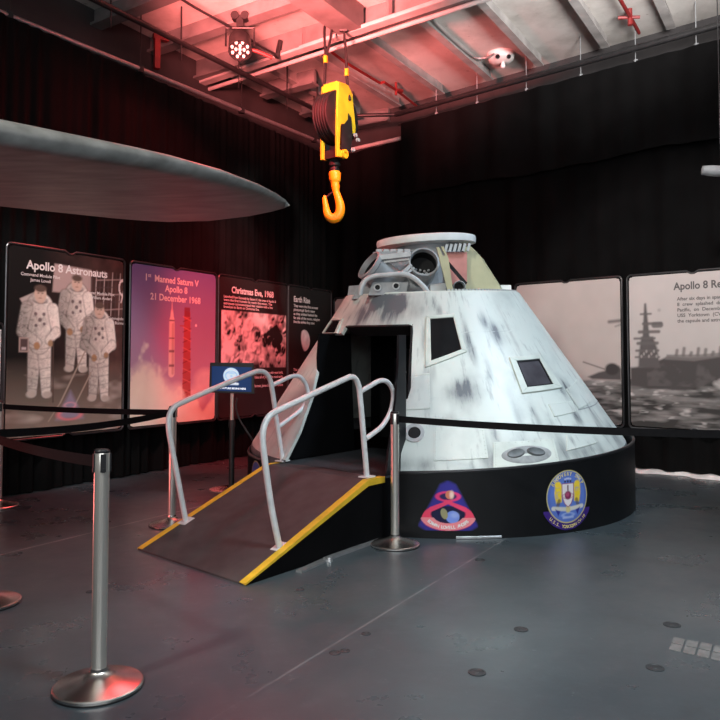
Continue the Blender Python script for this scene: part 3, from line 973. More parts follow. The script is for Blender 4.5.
# narrow pale board in the corner, and the two ship boards
e0 = right_pt(335.5, 0); e1_ = right_pt(517, 0)
e0[2] = e1_[2] = 0
pA = right_pt(517.5, 0); pB = right_pt(621.5, 0); pC = right_pt(630.5, 0)
W5 = np.linalg.norm(pB[:2] - pA[:2]); WP = 1.5
HR = 1.85
b7 = Board('display_board', V(e0[0], e0[1], .57), Rdir, Rn, .8, HR, 'pale pinkish board showing only a strip beside the capsule, in the corner', .02)
b7.pic.c[:] = (.46, .40, .38); b7.pic.put(np.clip(.4 - b7.pic.v / HR, 0, 1), (.2, .18, .18)); b7.finish()


def sea(pc, hz, seed):
    n = pc.noise(5, 22, seed, 4); n2 = pc.noise(3, 40, seed + 3, 3)
    a = np.clip((hz + (n - .5) * .06 - pc.v) * 40, 0, 1)
    val = .055 + .25 * np.clip((n2 * .6 + n * .6 - .45) * 2.4, 0, 1) + .35 * np.clip((pc.noise(7, 30, seed + 9, 3) - .62) * 6, 0, 1)
    pc.put(a, val[..., None] * np.array((1, .95, .93)))


pdx = pA.copy(); pdx[2] = .57
b5 = Board('display_board', pdx, Rdir, Rn, W5, HR, 'grey photograph board with open sky and the stern of a ship, nearest the capsule')
pc = b5.pic; w, h = pc.w, pc.h
tt = (pc.v / h)[..., None]
pc.c[:] = np.array((.47, .42, .40)) * (.95 + .25 * tt) * (.93 + .14 * pc.noise(5, 5, 4)[..., None])
sea(pc, .56, 31)
R_ = lambda fx: fx * w
dk = (.10, .09, .09)
pc.put(pc.soft(pc.poly([(R_(.70), .60), (R_(.80), .66), (R_(.86), .68), (R_(.90), .74), (R_(.98), .74), (w, .70), (w, .56), (R_(.74), .57)]), .03), dk)
pc.put(pc.soft(pc.ell(R_(.92), .70, .09, .075), .03), (.06, .055, .055)); pc.put(pc.soft(pc.cap(R_(.66), .79, R_(.85), .70, .010), .016) * .8, (.16, .14, .14))
pc.put(pc.soft(pc.cap(R_(.90), 1.30, w, 1.31, .02), .03) * .85, (.15, .13, .13))
pc.put(pc.soft(pc.cap(R_(.955), 1.24, w, 1.26, .012), .02) * .6, (.2, .18, .18))
sea(pc, .50, 37)
b5.finish()

pdx = pC.copy(); pdx[2] = .57
b6 = Board('display_board', pdx, Rdir, Rn, WP, HR, 'grey photograph board with a large ship at sea, cut by the right picture edge')
pc = b6.pic; w, h = pc.w, pc.h
tt = (pc.v / h)[..., None]
pc.c[:] = np.array((.50, .46, .445)) * (.92 + .28 * tt) * (.94 + .12 * pc.noise(5, 5, 14)[..., None])
sea(pc, .60, 51)
hull = (.085, .078, .078)
pc.put(pc.soft(pc.poly([(0, .50), (0, .72), (.18, .74), (.32, .80), (.46, .86), (.70, .84), (1.0, .86), (1.30, .90), (1.27, .80), (1.12, .66), (.98, .55), (.7, .47), (.4, .45)]), .03), hull)
pc.put(pc.soft(pc.poly([(.42, .82), (.75, .80), (1.30, .89), (1.30, .92), (.8, .88), (.44, .88)]), .02) * .8, (.20, .185, .18))
mxm = .20
pc.put(pc.soft(pc.poly([(mxm - .10, .72), (mxm + .16, .72), (mxm + .13, .96), (mxm + .08, 1.10), (mxm - .06, 1.10), (mxm - .09, .9)]), .03), (.12, .11, .11))
pc.put(pc.soft(pc.cap(mxm, 1.0, mxm - .005, 1.50, .05, .012), .025), (.13, .12, .12))
for z_, x0, x1, r in ((1.16, -.08, .15, .02), (1.26, -.03, .18, .018), (1.38, -.06, .06, .012), (1.24, .10, .17, .035), (1.02, -.1, .13, .02), (1.08, -.14, .10, .014), (.93, -.12, .14, .015), (.85, -.13, .15, .012)):
    pc.put(pc.soft(pc.cap(mxm + x0, z_, mxm + x1, z_, r), .02) * .9, (.15, .135, .135))
for k in range(7): pc.put(pc.soft(pc.ell(mxm - .06 + .03 * k, .86 + .03 * (k % 3), .013, .02), .01) * .7, (.4, .37, .36))
for k in range(9): pc.put(pc.soft(pc.cap(.55 + k * .08, .87, .56 + k * .08, .93 + .03 * sin(k * 2.3), .018), .02) * .8, (.17, .155, .15))
pc.put(pc.soft(pc.ell(.36, 1.42, .02, .02), .02) * .5, (.3, .28, .28))
sea(pc, .47, 57)
pc.put(np.clip((.62 - np.abs(pc.v - .66)) , 0, 1) * np.clip((pc.noise(9, 16, 63, 3) - .52) * 2, 0, .4) * (pc.v > .5) * (pc.v < .85) * (pc.u > .2), (.24, .22, .215))
for k in range(6): pc.put(pc.soft(pc.cap(.98 + .05 * k, .54 + .025 * k, 1.05 + .05 * k, .50 + .015 * k, .022), .05) * .75, (.62, .58, .56))
b6.text('title_text', M['txt_grey'], 'Apollo 8 Recovery', .535, 1.655, .125, 'LEFT', .026, wscale=.88)
for k, s_ in enumerate(('After six days in space, the Apollo', '8  crew  splashed  down  in  the', 'Pacific,  on  December  27,  1968.', 'USS  Yorktown  (CVS-10)  recovered', 'the capsule and astronauts.')):
    b6.text('body_text', M['txt_grey'], s_, .57, 1.525 - k * .066, .057, 'LEFT', .02)
b6.finish()

# ------------------------------------------------------------------ capsule
AX = V(-tan(radians(1.2)), -tan(radians(3.0)), 1); AX /= np.linalg.norm(AX)
XX = V(1, 0, 0) - AX * AX[0]; XX /= np.linalg.norm(XX)
YY = np.cross(AX, XX)
CO = V(.775, 7.535, .35)
ZD, RD, TA = 1.70, .893, .673
crad = lambda z: RD + (ZD - z) * TA
SLN = V(cos(math.atan(TA)), sin(math.atan(TA)))      # outward normal in (r, z)


def capw(x, y, z): return CO + XX * x + YY * y + AX * z


def cone(phi, z, off=0.):
    a = radians(phi); r = crad(z) + off * SLN[0]
    return capw(r * cos(a), r * sin(a), z + off * SLN[1])


caps = thing('space_capsule', (CO[0], CO[1], 0.), 'white weathered cone-shaped space capsule with scorch streaks and open black hatchway', 'space capsule')


def hole_r(z):
    return float(np.interp(z, (.0, .27, .775, .80, 1.34, 1.395, 1.41), (-104.2, -104.0, -105.4, -102.9, -104.2, -104.6, -106.5)))


def hole_l(z):
    return float(np.interp(z, (.0, .28, .49, .784, .885, .98, 1.10, 1.22, 1.29, 1.325, 1.335, 1.395, 1.41), (-139, -139.6, -139.6, -142.4, -145, -147.2, -154.7, -163.7, -170, -172, -144, -143.8, -142)))


ZT = 1.41
# lower part with the hatchway left open
stains = [(-119, 1.60, 4.5, .085, 1.9), (-129, 1.61, 5, .075, 1.9), (-113, 1.60, 3.5, .10, 1.7), (-123, 1.66, 11, .03, 1.8), (-126, 1.54, 22, .16, .6), (-118, 1.52, 9, .13, .9), (-134, 1.52, 8, .12, .9), (-70, 1.42, 1.8, .07, .9), (-66.5, 1.32, 2.6, .09, 1.0), (-80.5, 1.28, 1.2, .13, .9), (-79.5, 1.15, 1.0, .09, .6),
          (-92, 1.52, 1.3, .05, .8), (-97.5, .86, 1.0, .13, .75), (-86, .84, 4.5, .09, .75), (-90, .83, 2.5, .07, .5), (-43, .76, 1.0, .09, .95), (-40, .72, 1.0, .09, .9), (-46, .79, 1.0, .07, .7), (-47, .56, 1.5, .06, .7), (-50, .45, 1.0, .06, .9),
          (-83, .40, 1.4, .12, .8), (-81.5, .33, 2.0, .1, .8), (-60, .36, 2.2, .14, .6), (-56, .31, 3, .1, .5), (-70, .30, 8, .10, .95), (-93, .48, 1.6, .1, .6), (-88, .43, 3, .05, .4), (-103, .3, 2, .06, .5), (-98, .30, 2, .05, .6), (-110, .3, 2, .07, .5),
          (-99.6, 1.30, .8, .15, .45), (-100.5, 1.55, 1.2, .05, .4), (-75, 1.0, .8, .1, .4), (-58, 1.3, .8, .2, .3), (-70, .63, 1.2, .12, .4), (-64, .6, .9, .1, .5), (-36, .5, 2, .12, .5), (-30, .35, 3, .1, .6), (-150, .5, 3, .15, .8), (-147, .42, 2, .1, .8), (-165, .4, 4, .12, .5), (-158, .9, 1.2, .2, .3), (-91, .62, 2, .05, .35), (-52, .30, 3, .09, .6), (-45, .30, 2, .1, .5), (-95.5, 1.0, .7, .07, .5), (-79, .5, 1.2, .07, .4)]


def cone_object(name, rows, phis_fn, th):
    """rows of z; phis_fn(z) -> list of phi (same length); th thickness"""
    vs = []; uvs = []; stn = []
    for z in rows:
        for ph in phis_fn(z):
            vs.append(cone(ph, z)); uvs.append((ph / 57.3 * 1.3, z)); 
            a = 0
            for (p_, z_, sp, sz, k) in stains:
                d = ((ph - p_) / sp) ** 2 + ((z - z_) / sz) ** 2
                if d < 6: a = max(a, 1.25 * k * math.exp(-d * .9))
            stn.append(a)
    n = len(phis_fn(rows[0])); m_ = len(rows); base = len(vs)
    fs = [(j * n + i, j * n + i + 1, (j + 1) * n + i + 1, (j + 1) * n + i) for j in range(m_ - 1) for i in range(n - 1)]
    for z in rows:
        for ph in phis_fn(z): vs.append(cone(ph, z, -th))
    fs += [tuple(base + q for q in f[::-1]) for f in fs]
    E_ = [(i, i + 1) for i in range(n - 1)] + [((m_ - 1) * n + i + 1, (m_ - 1) * n + i) for i in range(n - 1)]
    E_ += [(j * n + n - 1, (j + 1) * n + n - 1) for j in range(m_ - 1)] + [((j + 1) * n, j * n) for j in range(m_ - 1)]
    fs += [(b_, a, base + a, base + b_) for a, b_ in E_]
    mb = MB(); mb.add(vs, fs)
    o = obj(name, mb, M['skin'], caps, sharp=50)
    me = o.data
    at = me.attributes.new('stain', 'FLOAT', 'POINT'); at.data.foreach_set('value', (stn + stn))
    ul = me.uv_layers.new(name='UVMap')
    uvs = uvs + uvs
    ul.data.foreach_set('uv', [c_ for l in me.loops for c_ in uvs[l.vertex_index]])
    return o


def low_phis(z):
    a, b_ = hole_r(z), hole_l(z) + 360
    return [a + (b_ - a) * i / 340 for i in range(341)]


ZB0 = .25
rows = sorted(set([ZB0 + (ZT - ZB0) * j / 80 for j in range(81)] + [.775, .80, 1.325, 1.335, 1.395]))
cone_object('lower_shell', rows, low_phis, .03)
cone_object('upper_shell', [ZT + (ZD - ZT) * j / 16 for j in range(17)], lambda z: [-304 + i for i in range(361)], .03)
# rounded lower shoulder
mb = MB()
def shoulder(u, v):
    ph = hole_r(.1) + (hole_l(.1) + 360 - hole_r(.1)) * u
    a = v * pi * .62
    r0 = crad(ZB0); rr = .10
    r = r0 - rr * SLN[0] + rr * cos(a - .59 + 0) * 1.0; z = ZB0 - rr * SLN[1] + rr * sin(.59 - a)
    q = radians(ph)
    return capw(r * cos(q), r * sin(q), z)
mb.grid(shoulder, 160, 8); obj('heat_shield_edge', mb, M['soot'], caps)
# forward deck
mb = MB(); mb.lathe([(0, 0), (RD - .01, 0), (RD, -.012), (RD, -.03), (.3, -.03)], capw(0, 0, ZD + .01), AX, 72); obj('forward_deck', mb, M['skin_plain'], caps)
mb = MB()
for k in range(34):
    a = radians(-85 + 75 * k / 33.)
    c_ = capw((RD - .035) * cos(a), (RD - .035) * sin(a), ZD + .018)
    mb.box(c_, (.02, .02, .014), a)
tag(obj('deck_studs', mb, M['gear_light'], caps, smooth=False), kind='stuff')

# hatchway rim (recessed jambs)
def jamb(fn_phi, za, zb, din, sgn):
    mb = MB()
    mb.slab(lambda u, v: cone(fn_phi(za + (zb - za) * u), za + (zb - za) * u, .003 - din * v), lambda u, v: cone(fn_phi(za + (zb - za) * u) + sgn * .9, za + (zb - za) * u, .003 - din * v), 24, 4)
    return mb
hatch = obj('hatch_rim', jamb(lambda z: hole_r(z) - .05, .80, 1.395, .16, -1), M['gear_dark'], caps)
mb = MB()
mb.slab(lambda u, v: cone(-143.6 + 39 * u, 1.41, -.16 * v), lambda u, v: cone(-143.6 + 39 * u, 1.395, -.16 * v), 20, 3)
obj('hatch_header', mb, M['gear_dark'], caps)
mb = MB(); p = cone(-106, 1.03, -.06); mb.tube([p, p + V(-.07, .03, 0)], .012, 8); mb.tube([p + V(-.03, .0, -.02), p + V(-.03, .0, .03)], .014, 8)
obj('hatch_latch', mb, M['steel'], caps)


def bil(q, u, v):
    """quad corners TL, TR, BR, BL in (phi, z)"""
    a = np.array(q[0]) * (1 - u) + np.array(q[1]) * u
    b_ = np.array(q[3]) * (1 - u) + np.array(q[2]) * u
    return a * v + b_ * (1 - v)


def inset(q, k):
    c_ = np.mean(np.array(q), 0)
    return [tuple(c_ + (np.array(p) - c_) * k) for p in q]


def patch(q, o1, o0=-.002, nu=10, nv=10):
    mb = MB()
    mb.slab(lambda u, v: cone(*bil(q, u, v), o1), lambda u, v: cone(*bil(q, u, v), o0), nu, nv)
    return mb


def ringpatch(qo, qi, o1, o0=-.002, n=8):
    mb = MB()
    for s_ in range(4):
        t_ = (s_ + 1) % 4
        quad = [qo[s_], qo[t_], qi[t_], qi[s_]]
        mb.slab(lambda u, v: cone(*bil(quad, u, v), o1), lambda u, v: cone(*bil(quad, u, v), o0), n, 1)
    return mb


# rendezvous window
wi = [(-96.4, 1.45), (-85.3, 1.46), (-84.1, 1.18), (-96.2, 1.09)]
wo = [(-98.4, 1.475), (-84.2, 1.49), (-82.0, 1.16), (-98.4, 1.035)]
o_ = obj('window_surround', ringpatch(wo, wi, .014), M['skin_plain'], caps, bevel=.004)
obj('window_pane', patch(wi, .003), M['glass'], o_)
# side window
wi = [(-62.5, 1.065), (-49.6, 1.07), (-49.9, .85), (-62.9, .845)]
wo = [(-65.0, 1.10), (-47.8, 1.105), (-46.0, .815), (-65.8, .80)]
o_ = obj('window_surround', ringpatch(wo, wi, .016), M['skin_plain'], caps, bevel=.004)
obj('window_pane', patch(wi, .003), M['glass_grey'], o_)
ws = ringpatch(wi, inset(wi, .90), .010)
obj('window_seal', ws, M['gear_dark'], o_)
# far-left rendezvous window, seen edge on
wi = [(-166, 1.46), (-151.5, 1.46), (-149.8, 1.337), (-168, 1.337)]
o_ = obj('window_surround', ringpatch([(-167.5, 1.475), (-149.8, 1.475), (-147.6, 1.333), (-169.5, 1.333)], wi, .014), M['skin_plain'], caps)
obj('window_pane', patch(wi, .003), M['glass'], o_)
# round port
mb = MB()
def disc(pc_, r0, r1, off, n=28):
    ph0, z0 = pc_
    kph = degrees(1) / crad(z0)
    vs = []
    for r in (r0, r1):
        for k in range(n):
            a = 2 * pi * k / n
            vs.append(cone(ph0 + r * cos(a) * kph, z0 + r * sin(a) * .83, off))
    for r in (r0, r1):
        for k in range(n):
            a = 2 * pi * k / n
            vs.append(cone(ph0 + r * cos(a) * kph, z0 + r * sin(a) * .83, -.002))
    fs = []
    for k in range(n):
        l = (k + 1) % n
        fs += [(k, l, n + l, n + k), (2 * n + l, 2 * n + k, 3 * n + k, 3 * n + l), (n + k, n + l, 3 * n + l, 3 * n + k), (l, k, 2 * n + k, 2 * n + l)]
    return vs, fs
mb.add(*disc((-101.1, .53), .052, .082, .008)); o_ = obj('vent_ring', mb, M['gear_light'], caps)
mb = MB(); mb.add(*disc((-101.1, .53), .001, .052, .003)); obj('vent_port', mb, M['gear_dark'], o_)
# small dark ports
# access panels: raised sheets with rivets
def panel(q, nm='access_panel', off=.006):
    o_ = obj(nm, patch(q, off), M['skin_plain'] if nm != 'access_panel' else M['skin'], caps)
    if M['skin'].name in [m_.name for m_ in o_.data.materials]:
        me = o_.data
        ul = me.uv_layers.new(name='UVMap')
        off_ = WL[caps.name]
        for l in me.loops:
            w_ = np.array(me.vertices[l.vertex_index].co) + np.array(off_) - CO
            ul.data[l.index].uv = (atan2(w_ @ YY, w_ @ XX) * 1.3, float(w_ @ AX))
    mb = MB()
    for s_ in range(4):
        a, b_ = inset(q, .93)[s_], inset(q, .93)[(s_ + 1) % 4]
        nn = 9
        for k in range(nn):
            c_ = np.array(a) * (1 - k / nn) + np.array(b_) * (k / nn)
            mb.lathe([(.006, 0), (.0045, .002), (0, .003)], cone(c_[0], c_[1], off), cone(c_[0], c_[1], 1) - cone(c_[0], c_[1], 0), 6)
    tag(obj('rivets', mb, M['skin_plain'], o_), kind='stuff')
    return o_
panel([(-95.6, .60), (-81.6, .60), (-82.2, .34), (-95.9, .33)])
panel([(-104.6, .70), (-96.6, .71), (-96.9, .99), (-102.0, .985)][::-1])
panel([(-55.9, .455), (-44.9, .46), (-44.5, .355), (-59.0, .34)])
panel([(-57.0, .61), (-45.9, .615), (-30, .66), (-30, .90), (-45, .70), (-57, .68)][:4] if False else [(-57.2, .70), (-44.5, .70), (-45.9, .613), (-57.2, .60)])
panel([(-44, .80), (-28, .86), (-28, .66), (-43.5, .63)])
panel([(-80, .45), (-61.5, .44), (-63, .262), (-81.5, .267)], 'thruster_panel')
# thruster pair: scorched shallow scoops with two nozzles
mb = MB()
def oval(ph0, z0, rp, rz, off, skew=0, n=30):
    vs = [cone(ph0, z0, off * .4)]
    for k in range(n):
        a = 2 * pi * k / n
        vs.append(cone(ph0 + rp * cos(a) + skew * sin(a), z0 + rz * sin(a), off))
    for k in range(n):
        a = 2 * pi * k / n
        vs.append(cone(ph0 + (rp * cos(a)) * 1.25 + skew * sin(a), z0 + rz * sin(a) * 1.25, .0065))
    fs = [(0, 1 + k, 1 + (k + 1) % n) for k in range(n)] + [(1 + k, 1 + n + k, 1 + n + (k + 1) % n, 1 + (k + 1) % n) for k in range(n)]
    return vs, fs
mb.add(*oval(-71.5, .345, 5.8, .050, .012)); sc_ = obj('thruster_scoop', mb, mat('scorched_light', (.30, .31, .31), .55, var=.5, scale=7), caps)
for ph_, z_, sk in ((-74.7, .352, .8), (-68.8, .352, -.8)):
    mb = MB(); mb.add(*oval(ph_, z_ + .008, 2.1, .028, .020, sk))
    obj('thruster_nozzle', mb, M['soot'], sc_)
# upper seam band
mb = MB(); mb.slab(lambda u, v: cone(-44 + u * 150, .62 + .006 * v, .003), lambda u, v: cone(-44 + u * 150, .62 + .006 * v, -.002), 120, 1)
obj('seam_band', mb, M['gear'], caps)

# black interior behind the hatchway
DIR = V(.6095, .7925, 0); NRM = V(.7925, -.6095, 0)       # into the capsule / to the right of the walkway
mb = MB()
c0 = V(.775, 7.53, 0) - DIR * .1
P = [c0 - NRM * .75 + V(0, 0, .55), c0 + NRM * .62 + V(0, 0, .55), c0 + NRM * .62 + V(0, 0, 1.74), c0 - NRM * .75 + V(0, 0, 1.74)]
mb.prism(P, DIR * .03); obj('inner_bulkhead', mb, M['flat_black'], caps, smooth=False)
mb = MB()
for k in range(7):
    p = c0 - DIR * .03 + NRM * (-.38 + .13 * k) + V(0, 0, .9)
    mb.box(p + V(0, 0, .25 + .05 * (k % 3)), (.07, .02, .5 + .1 * (k % 2)), atan2(NRM[1], NRM[0]))
obj('equipment_rack', mb, M['black_plastic'], caps, smooth=False)

# forward gear: tunnel, ring, chute tubes ...
tun = at_y(427, 270, 7.38)
TX, TY = tun[0], 7.38
mb = MB(); mb.lathe([(.36, 0), (.36, .47), (.40, .48), (.40, .50), (.30, .50)], (TX, TY, ZD + .36), (0, 0, 1), 48); obj('tunnel', mb, M['gear'], caps)
rc = at_y(426, 243.5, 7.4)
ra_ = V(-.055, -.055, 1); ra_ /= np.linalg.norm(ra_)
mb = MB(); mb.lathe([(.0, .05), (.48, .05), (.505, .042), (.512, .02), (.507, -.026), (.44, -.03), (.40, -.04), (0, -.04)], rc, ra_, 72); obj('docking_ring', mb, M['white_paint'], caps)
# blocks under the ring
for k, x in enumerate((379, 386, 393, 400, 407)):
    p = at_y(x, 254, 6.98 + .1 * abs(k - 4) / 4); mb = MB(); mb.box(p, (.058, .05, .09), .1); obj('ring_block', mb, M['gear_light'], caps, smooth=False)
for k, x in enumerate((446, 450.5, 455, 459.5, 464, 468.5)):
    p = at_y(x, 249 - .2 * k, 6.98); mb = MB(); mb.beam(p + V(.010, 0, .045), p + V(-.010, 0, -.03), .024, .025); obj('ring_tooth', mb, M['gear_light'], caps, smooth=False)
mb = MB(); P = [at_y(x, y, 7.0) for x, y in ((373, 252), (413, 250), (416, 262), (373, 266))]; mb.prism(P, V(0, .1, 0)); obj('upper_bulkhead', mb, M['gear'], caps, smooth=False)
mb = MB(); P = [at_y(x, y, 6.93) for x, y in ((361, 281), (378, 262), (412, 262), (437, 268), (441, 297), (352, 299))]; mb.prism(P, V(0, .25, 0)); obj('gear_housing', mb, M['gear'], caps, smooth=False)


def chute(px, py, Y, r, axis, L, nm='chute_tube'):
    c_ = at_y(px, py, Y); a = np.array(axis, float); a /= np.linalg.norm(a)
    mb = MB(); mb.lathe([(r * .98, -L), (r * .98, -.05), (r * 1.05, -.04), (r * 1.05, 0), (r * .93, .004), (r * .90, -.02), (r * .90, -L * .42), (0, -L * .42)], c_, a, 40, caps=False)
    o_ = obj(nm, mb, M['gear'], caps)
    mb = MB(); mb.lathe([(r * .885, -.05), (r * .885, -L * .40), (0, -L * .40)], c_, a, 32, caps=False); obj('tube_lining', mb, M['gear_dark'], o_)
    return c_, a, o_


c_, a_, bigt = chute(424, 261.5, 6.70, .138, (.03, -.93, .30), .42)
mb = MB()
e1 = np.cross(a_, V(0, 0, 1)); e1 /= np.linalg.norm(e1); e2 = np.cross(e1, a_)
for x_, y_ in ((-.04, -.05), (.0, -.06), (.045, -.05), (.02, -.02), (-.06, -.02), (.06, -.015), (-.02, -.03)):
    mb.lathe([(.012, 0), (.012, .02), (0, .025)], c_ - a_ * .165 + e1 * x_ + e2 * y_, a_, 10)
obj('fasteners', mb, M['gear'], bigt)
chute(368.5, 264.5, 6.80, .145, (-.86, -.42, .62), .34)
mb = MB(); mb.beam(at_y(379, 258, 6.74), at_y(411, 254.5, 6.72), .06, .05); mb.beam(at_y(381, 262.5, 6.76), at_y(410, 259, 6.74), .05, .03); obj('tube_link', mb, M['gear_light'], caps, bevel=.006)
mb = MB(); mb.beam(at_y(402, 273, 6.66), at_y(411, 265, 6.7), .03, .03); mb.beam(at_y(407, 273, 6.66), at_y(414, 268, 6.7), .02, .02); obj('tie_bracket', mb, M['gear_light'], caps, smooth=False)
mb = MB(); mb.tube(smoothpath([at_y(x, y, 6.66) for x, y in ((360, 295), (361.5, 287), (366, 280), (375, 276), (388, 275), (402, 274), (412, 277), (420, 283), (426, 289.5), (428, 294.5))], 5), .024, 12); obj('arch_tube', mb, M['gear_light'], caps)
mb = MB(); P = [at_y(x, y, 6.72) for x, y in ((372, 282), (409, 282), (406, 295), (368, 295.5))]; mb.prism(P, V(0, .12, 0)); o_ = obj('mount_bracket', mb, M['gear'], caps, smooth=False, bevel=.006)
for x, y in ((377.5, 287.5), (396, 286)):
    p = at_y(x, y, 6.72)
    mb = MB(); mb.lathe([(.036, 0), (.036, .02), (.024, .022), (.024, .003), (0, .003)], p, (0, -1, 0), 20); b__ = obj('bracket_eye', mb, M['gear_light'], o_)
mb = MB()
for x, y in ((377.5, 287.5), (396, 286)):
    mb.lathe([(.023, .0035), (.023, .012), (0, .012)], at_y(x, y, 6.72), (0, -1, 0), 20)
obj('eye_holes', mb, M['gear_dark'], o_)
# right small tube with its dark stay
chute(459.5, 286.5, 6.66, .055, (.05, -.98, .12), .2)
mb = MB(); mb.beam(at_y(447, 262, 6.72), at_y(466, 284, 6.70), .05, .03); obj('stay', mb, M['gear_dark'], caps, smooth=False)
mb = MB(); mb.prism([at_y(x, y, 6.60) for x, y in ((436.5, 247), (439, 247), (443, 256), (445.5, 255.5), (441, 246.5), (443.5, 246.5), (448.5, 258), (453.5, 293), (448.5, 294))], V(0, .035, 0)); obj('strut', mb, M['cream'], caps, smooth=False)
mb = MB(); mb.prism([at_y(x, y, 6.80) for x, y in ((430, 284), (446, 283), (446, 297), (430, 297))], V(0, .12, 0)); obj('equipment_box', mb, M['gear_light'], caps, smooth=False, bevel=.006)
mb = MB(); mb.prism([at_y(x, y, 7.02) for x, y in ((446, 252), (467, 252), (467, 284), (446, 284))], V(0, .05, 0)); obj('tunnel_panel', mb, M['salmon'], caps, smooth=False)
mb = MB(); mb.prism([at_y(x, y, 7.1) for x, y in ((464, 247), (470, 246), (481, 257.5), (492, 275), (504, 294), (466, 296))], V(.04, .1, 0)); obj('flotation_fin', mb, M['cream'], caps, smooth=False)
mb = MB(); mb.prism([at_y(x, y, 7.25) for x, y in ((501, 285), (511, 285), (512, 296), (501, 296))], V(0, .1, 0)); obj('deck_box', mb, M['white_paint'], caps, smooth=False)
mb = MB(); mb.prism([at_y(x, y, 7.30) for x, y in ((349, 286), (360, 285), (361, 298), (347, 299))], V(0, .1, 0)); obj('deck_box', mb, M['gear'], caps, smooth=False)

# ------------------------------------------------------------------ black skirt under the capsule, with emblems
SX, SY, SR = .79, 7.535, 1.935


def ztop(ph): return .565 + .10 * cos(radians(ph - 30))


def sk(ph, z, off=0.):
    a = radians(ph); return V(SX + (SR + off) * cos(a), SY + (SR + off) * sin(a), z)


skt = thing('capsule_plinth', (SX, SY, 0), 'round black skirt under the capsule carrying two coloured emblems', 'plinth')
PH0, PH1 = -107.5, -147.5 + 360
mb = MB()
mb.slab(lambda u, v: sk(PH0 + (PH1 - PH0) * u, ztop(PH0 + (PH1 - PH0) * u) * v), lambda u, v: sk(PH0 + (PH1 - PH0) * u, ztop(PH0 + (PH1 - PH0) * u) * v, -.02), 150, 6)
obj('skirt_panel', mb, mat('plinth_black', (.0065, .007, .008), .42, var=.2, scale=4, spec=.25), skt)
mb = MB(); mb.tube([sk(PH0 + (PH1 - PH0) * k / 150, ztop(PH0 + (PH1 - PH0) * k / 150), -.01) for k in range(151)], .014, 8)
obj('edge_trim', mb, M['black_plastic'], skt)
mb = MB(); mb.slab(lambda u, v: sk(-91.5 + 10.5 * u, .004 + .012 * v, .006), lambda u, v: sk(-91.5 + 10.5 * u, .004 + .018 * v, .0), 10, 1); obj('kick_strip', mb, M['alu'], skt)

def skmap(ph0, z0, off):
    return lambda x, y: sk(ph0 + degrees(x / SR), z0 + y, off)

# triangular mission emblem
pw, ph_ = .46, .385
pc = Pic(pw, ph_, .0035); w, h = pw, ph_
cx = w / 2
pc.c[:] = (.012, .0125, .014)
d = pc.poly([(.0, .035), (.06, 0.), (w - .06, 0), (w, .035), (cx + .06, h - .03), (cx, h), (cx - .06, h - .03)])
pc.put(pc.soft(d, .02), (.035, .03, .24)); pc.put(pc.soft(d + .02, .03) * (.35 + .6 * pc.noise(6, 6, 3)) * .5, (.05, .04, .34))
low = pc.ell(cx, .115, .165, .085)
pc.put(pc.soft(low + .012), (.012, .012, .05))
pc.put(pc.soft(pc.ell(cx + .035, .105, .052, .048)), (.20, .30, .78)); pc.put(pc.soft(pc.ell(cx - .03, .13, .026, .042, .3)), (.32, .30, .16)); pc.put(pc.soft(pc.ell(cx + .05, .12, .03, .02), .02) * .6, (.40, .50, .85))
ring = np.abs(pc.ell(cx, .262, .082, .034))
pc.put(pc.soft(pc.ell(cx, .262, .082, .034)), (.03, .02, .10))
pc.put(pc.soft(ring - .007, .006), (.72, .05, .20))
pc.put(pc.soft(pc.ell(cx + .012, .275, .032, .033)), (.62, .20, .12)); pc.put(pc.soft(pc.ell(cx + .028, .275, .016, .028), .016), (.82, .60, .52))
wd = .010 + .020 * np.clip((.16 - pc.v) / .12, 0, 1)
pc.put(pc.soft(np.abs(pc.ell(cx, .115, .165, .085)) - wd, .006) * (pc.v < .17), (.80, .06, .13))
for s_ in (-1, 1):
    pc.put(pc.soft(pc.cap(cx - s_ * .015, .225, cx + s_ * .13, .163, .012, .018), .006), (.80, .06, .16))
pc.put(pc.soft(pc.cap(cx - .02, .222, cx + .02, .222, .014), .006), (.80, .06, .16))
arc_ = (np.abs(pc.ell(cx, .115, .165, .085)) < .027) & (pc.v < .10)
pc.put(arc_ * .75, (.85, .32, .34))
pc.mask = d < .012
PHA, ZA = -93.3, .062
pc.build('mission_emblem', lambda x, y: skmap(PHA, ZA, .004)(x - w / 2, y), M['emblem'], skt)
em_w, em_cx = w, cx
mb = MB()
def arc_text(mb, s, size, cx, cy, rx, ry, a0, a1, base, bold, up=True):
    """letters along an ellipse from angle a0 to a1 (degrees)"""
    n = len(s)
    for k, ch in enumerate(s):
        if ch == ' ': continue
        a = radians(a0 + (a1 - a0) * (k + .5) / n)
        px_, py_ = cx + rx * cos(a), cy + ry * sin(a)
        tx, ty = (ry * 0 + rx * sin(a), -ry * cos(a)) if up else (-rx * sin(a), ry * cos(a))
        L = math.hypot(tx, ty); tx, ty = tx / L, ty / L
        nx_, ny_ = -ty, tx
        put_text(mb, ch, size, lambda x, y: base(px_ + tx * x + nx_ * (y - size * .35), py_ + ty * x + ny_ * (y - size * .35)), bold=bold * size)
arc_text(mb, 'BORMAN LOVELL ANDERS', .034, 0, ZA + .115 - ZA, .165, .088, 205, 335, lambda x, y: sk(PHA + degrees(x / SR), ZA + y, .006), .03, up=False)
obj('emblem_lettering', mb, M['txt_white'], skt, smooth=False, recalc=False)

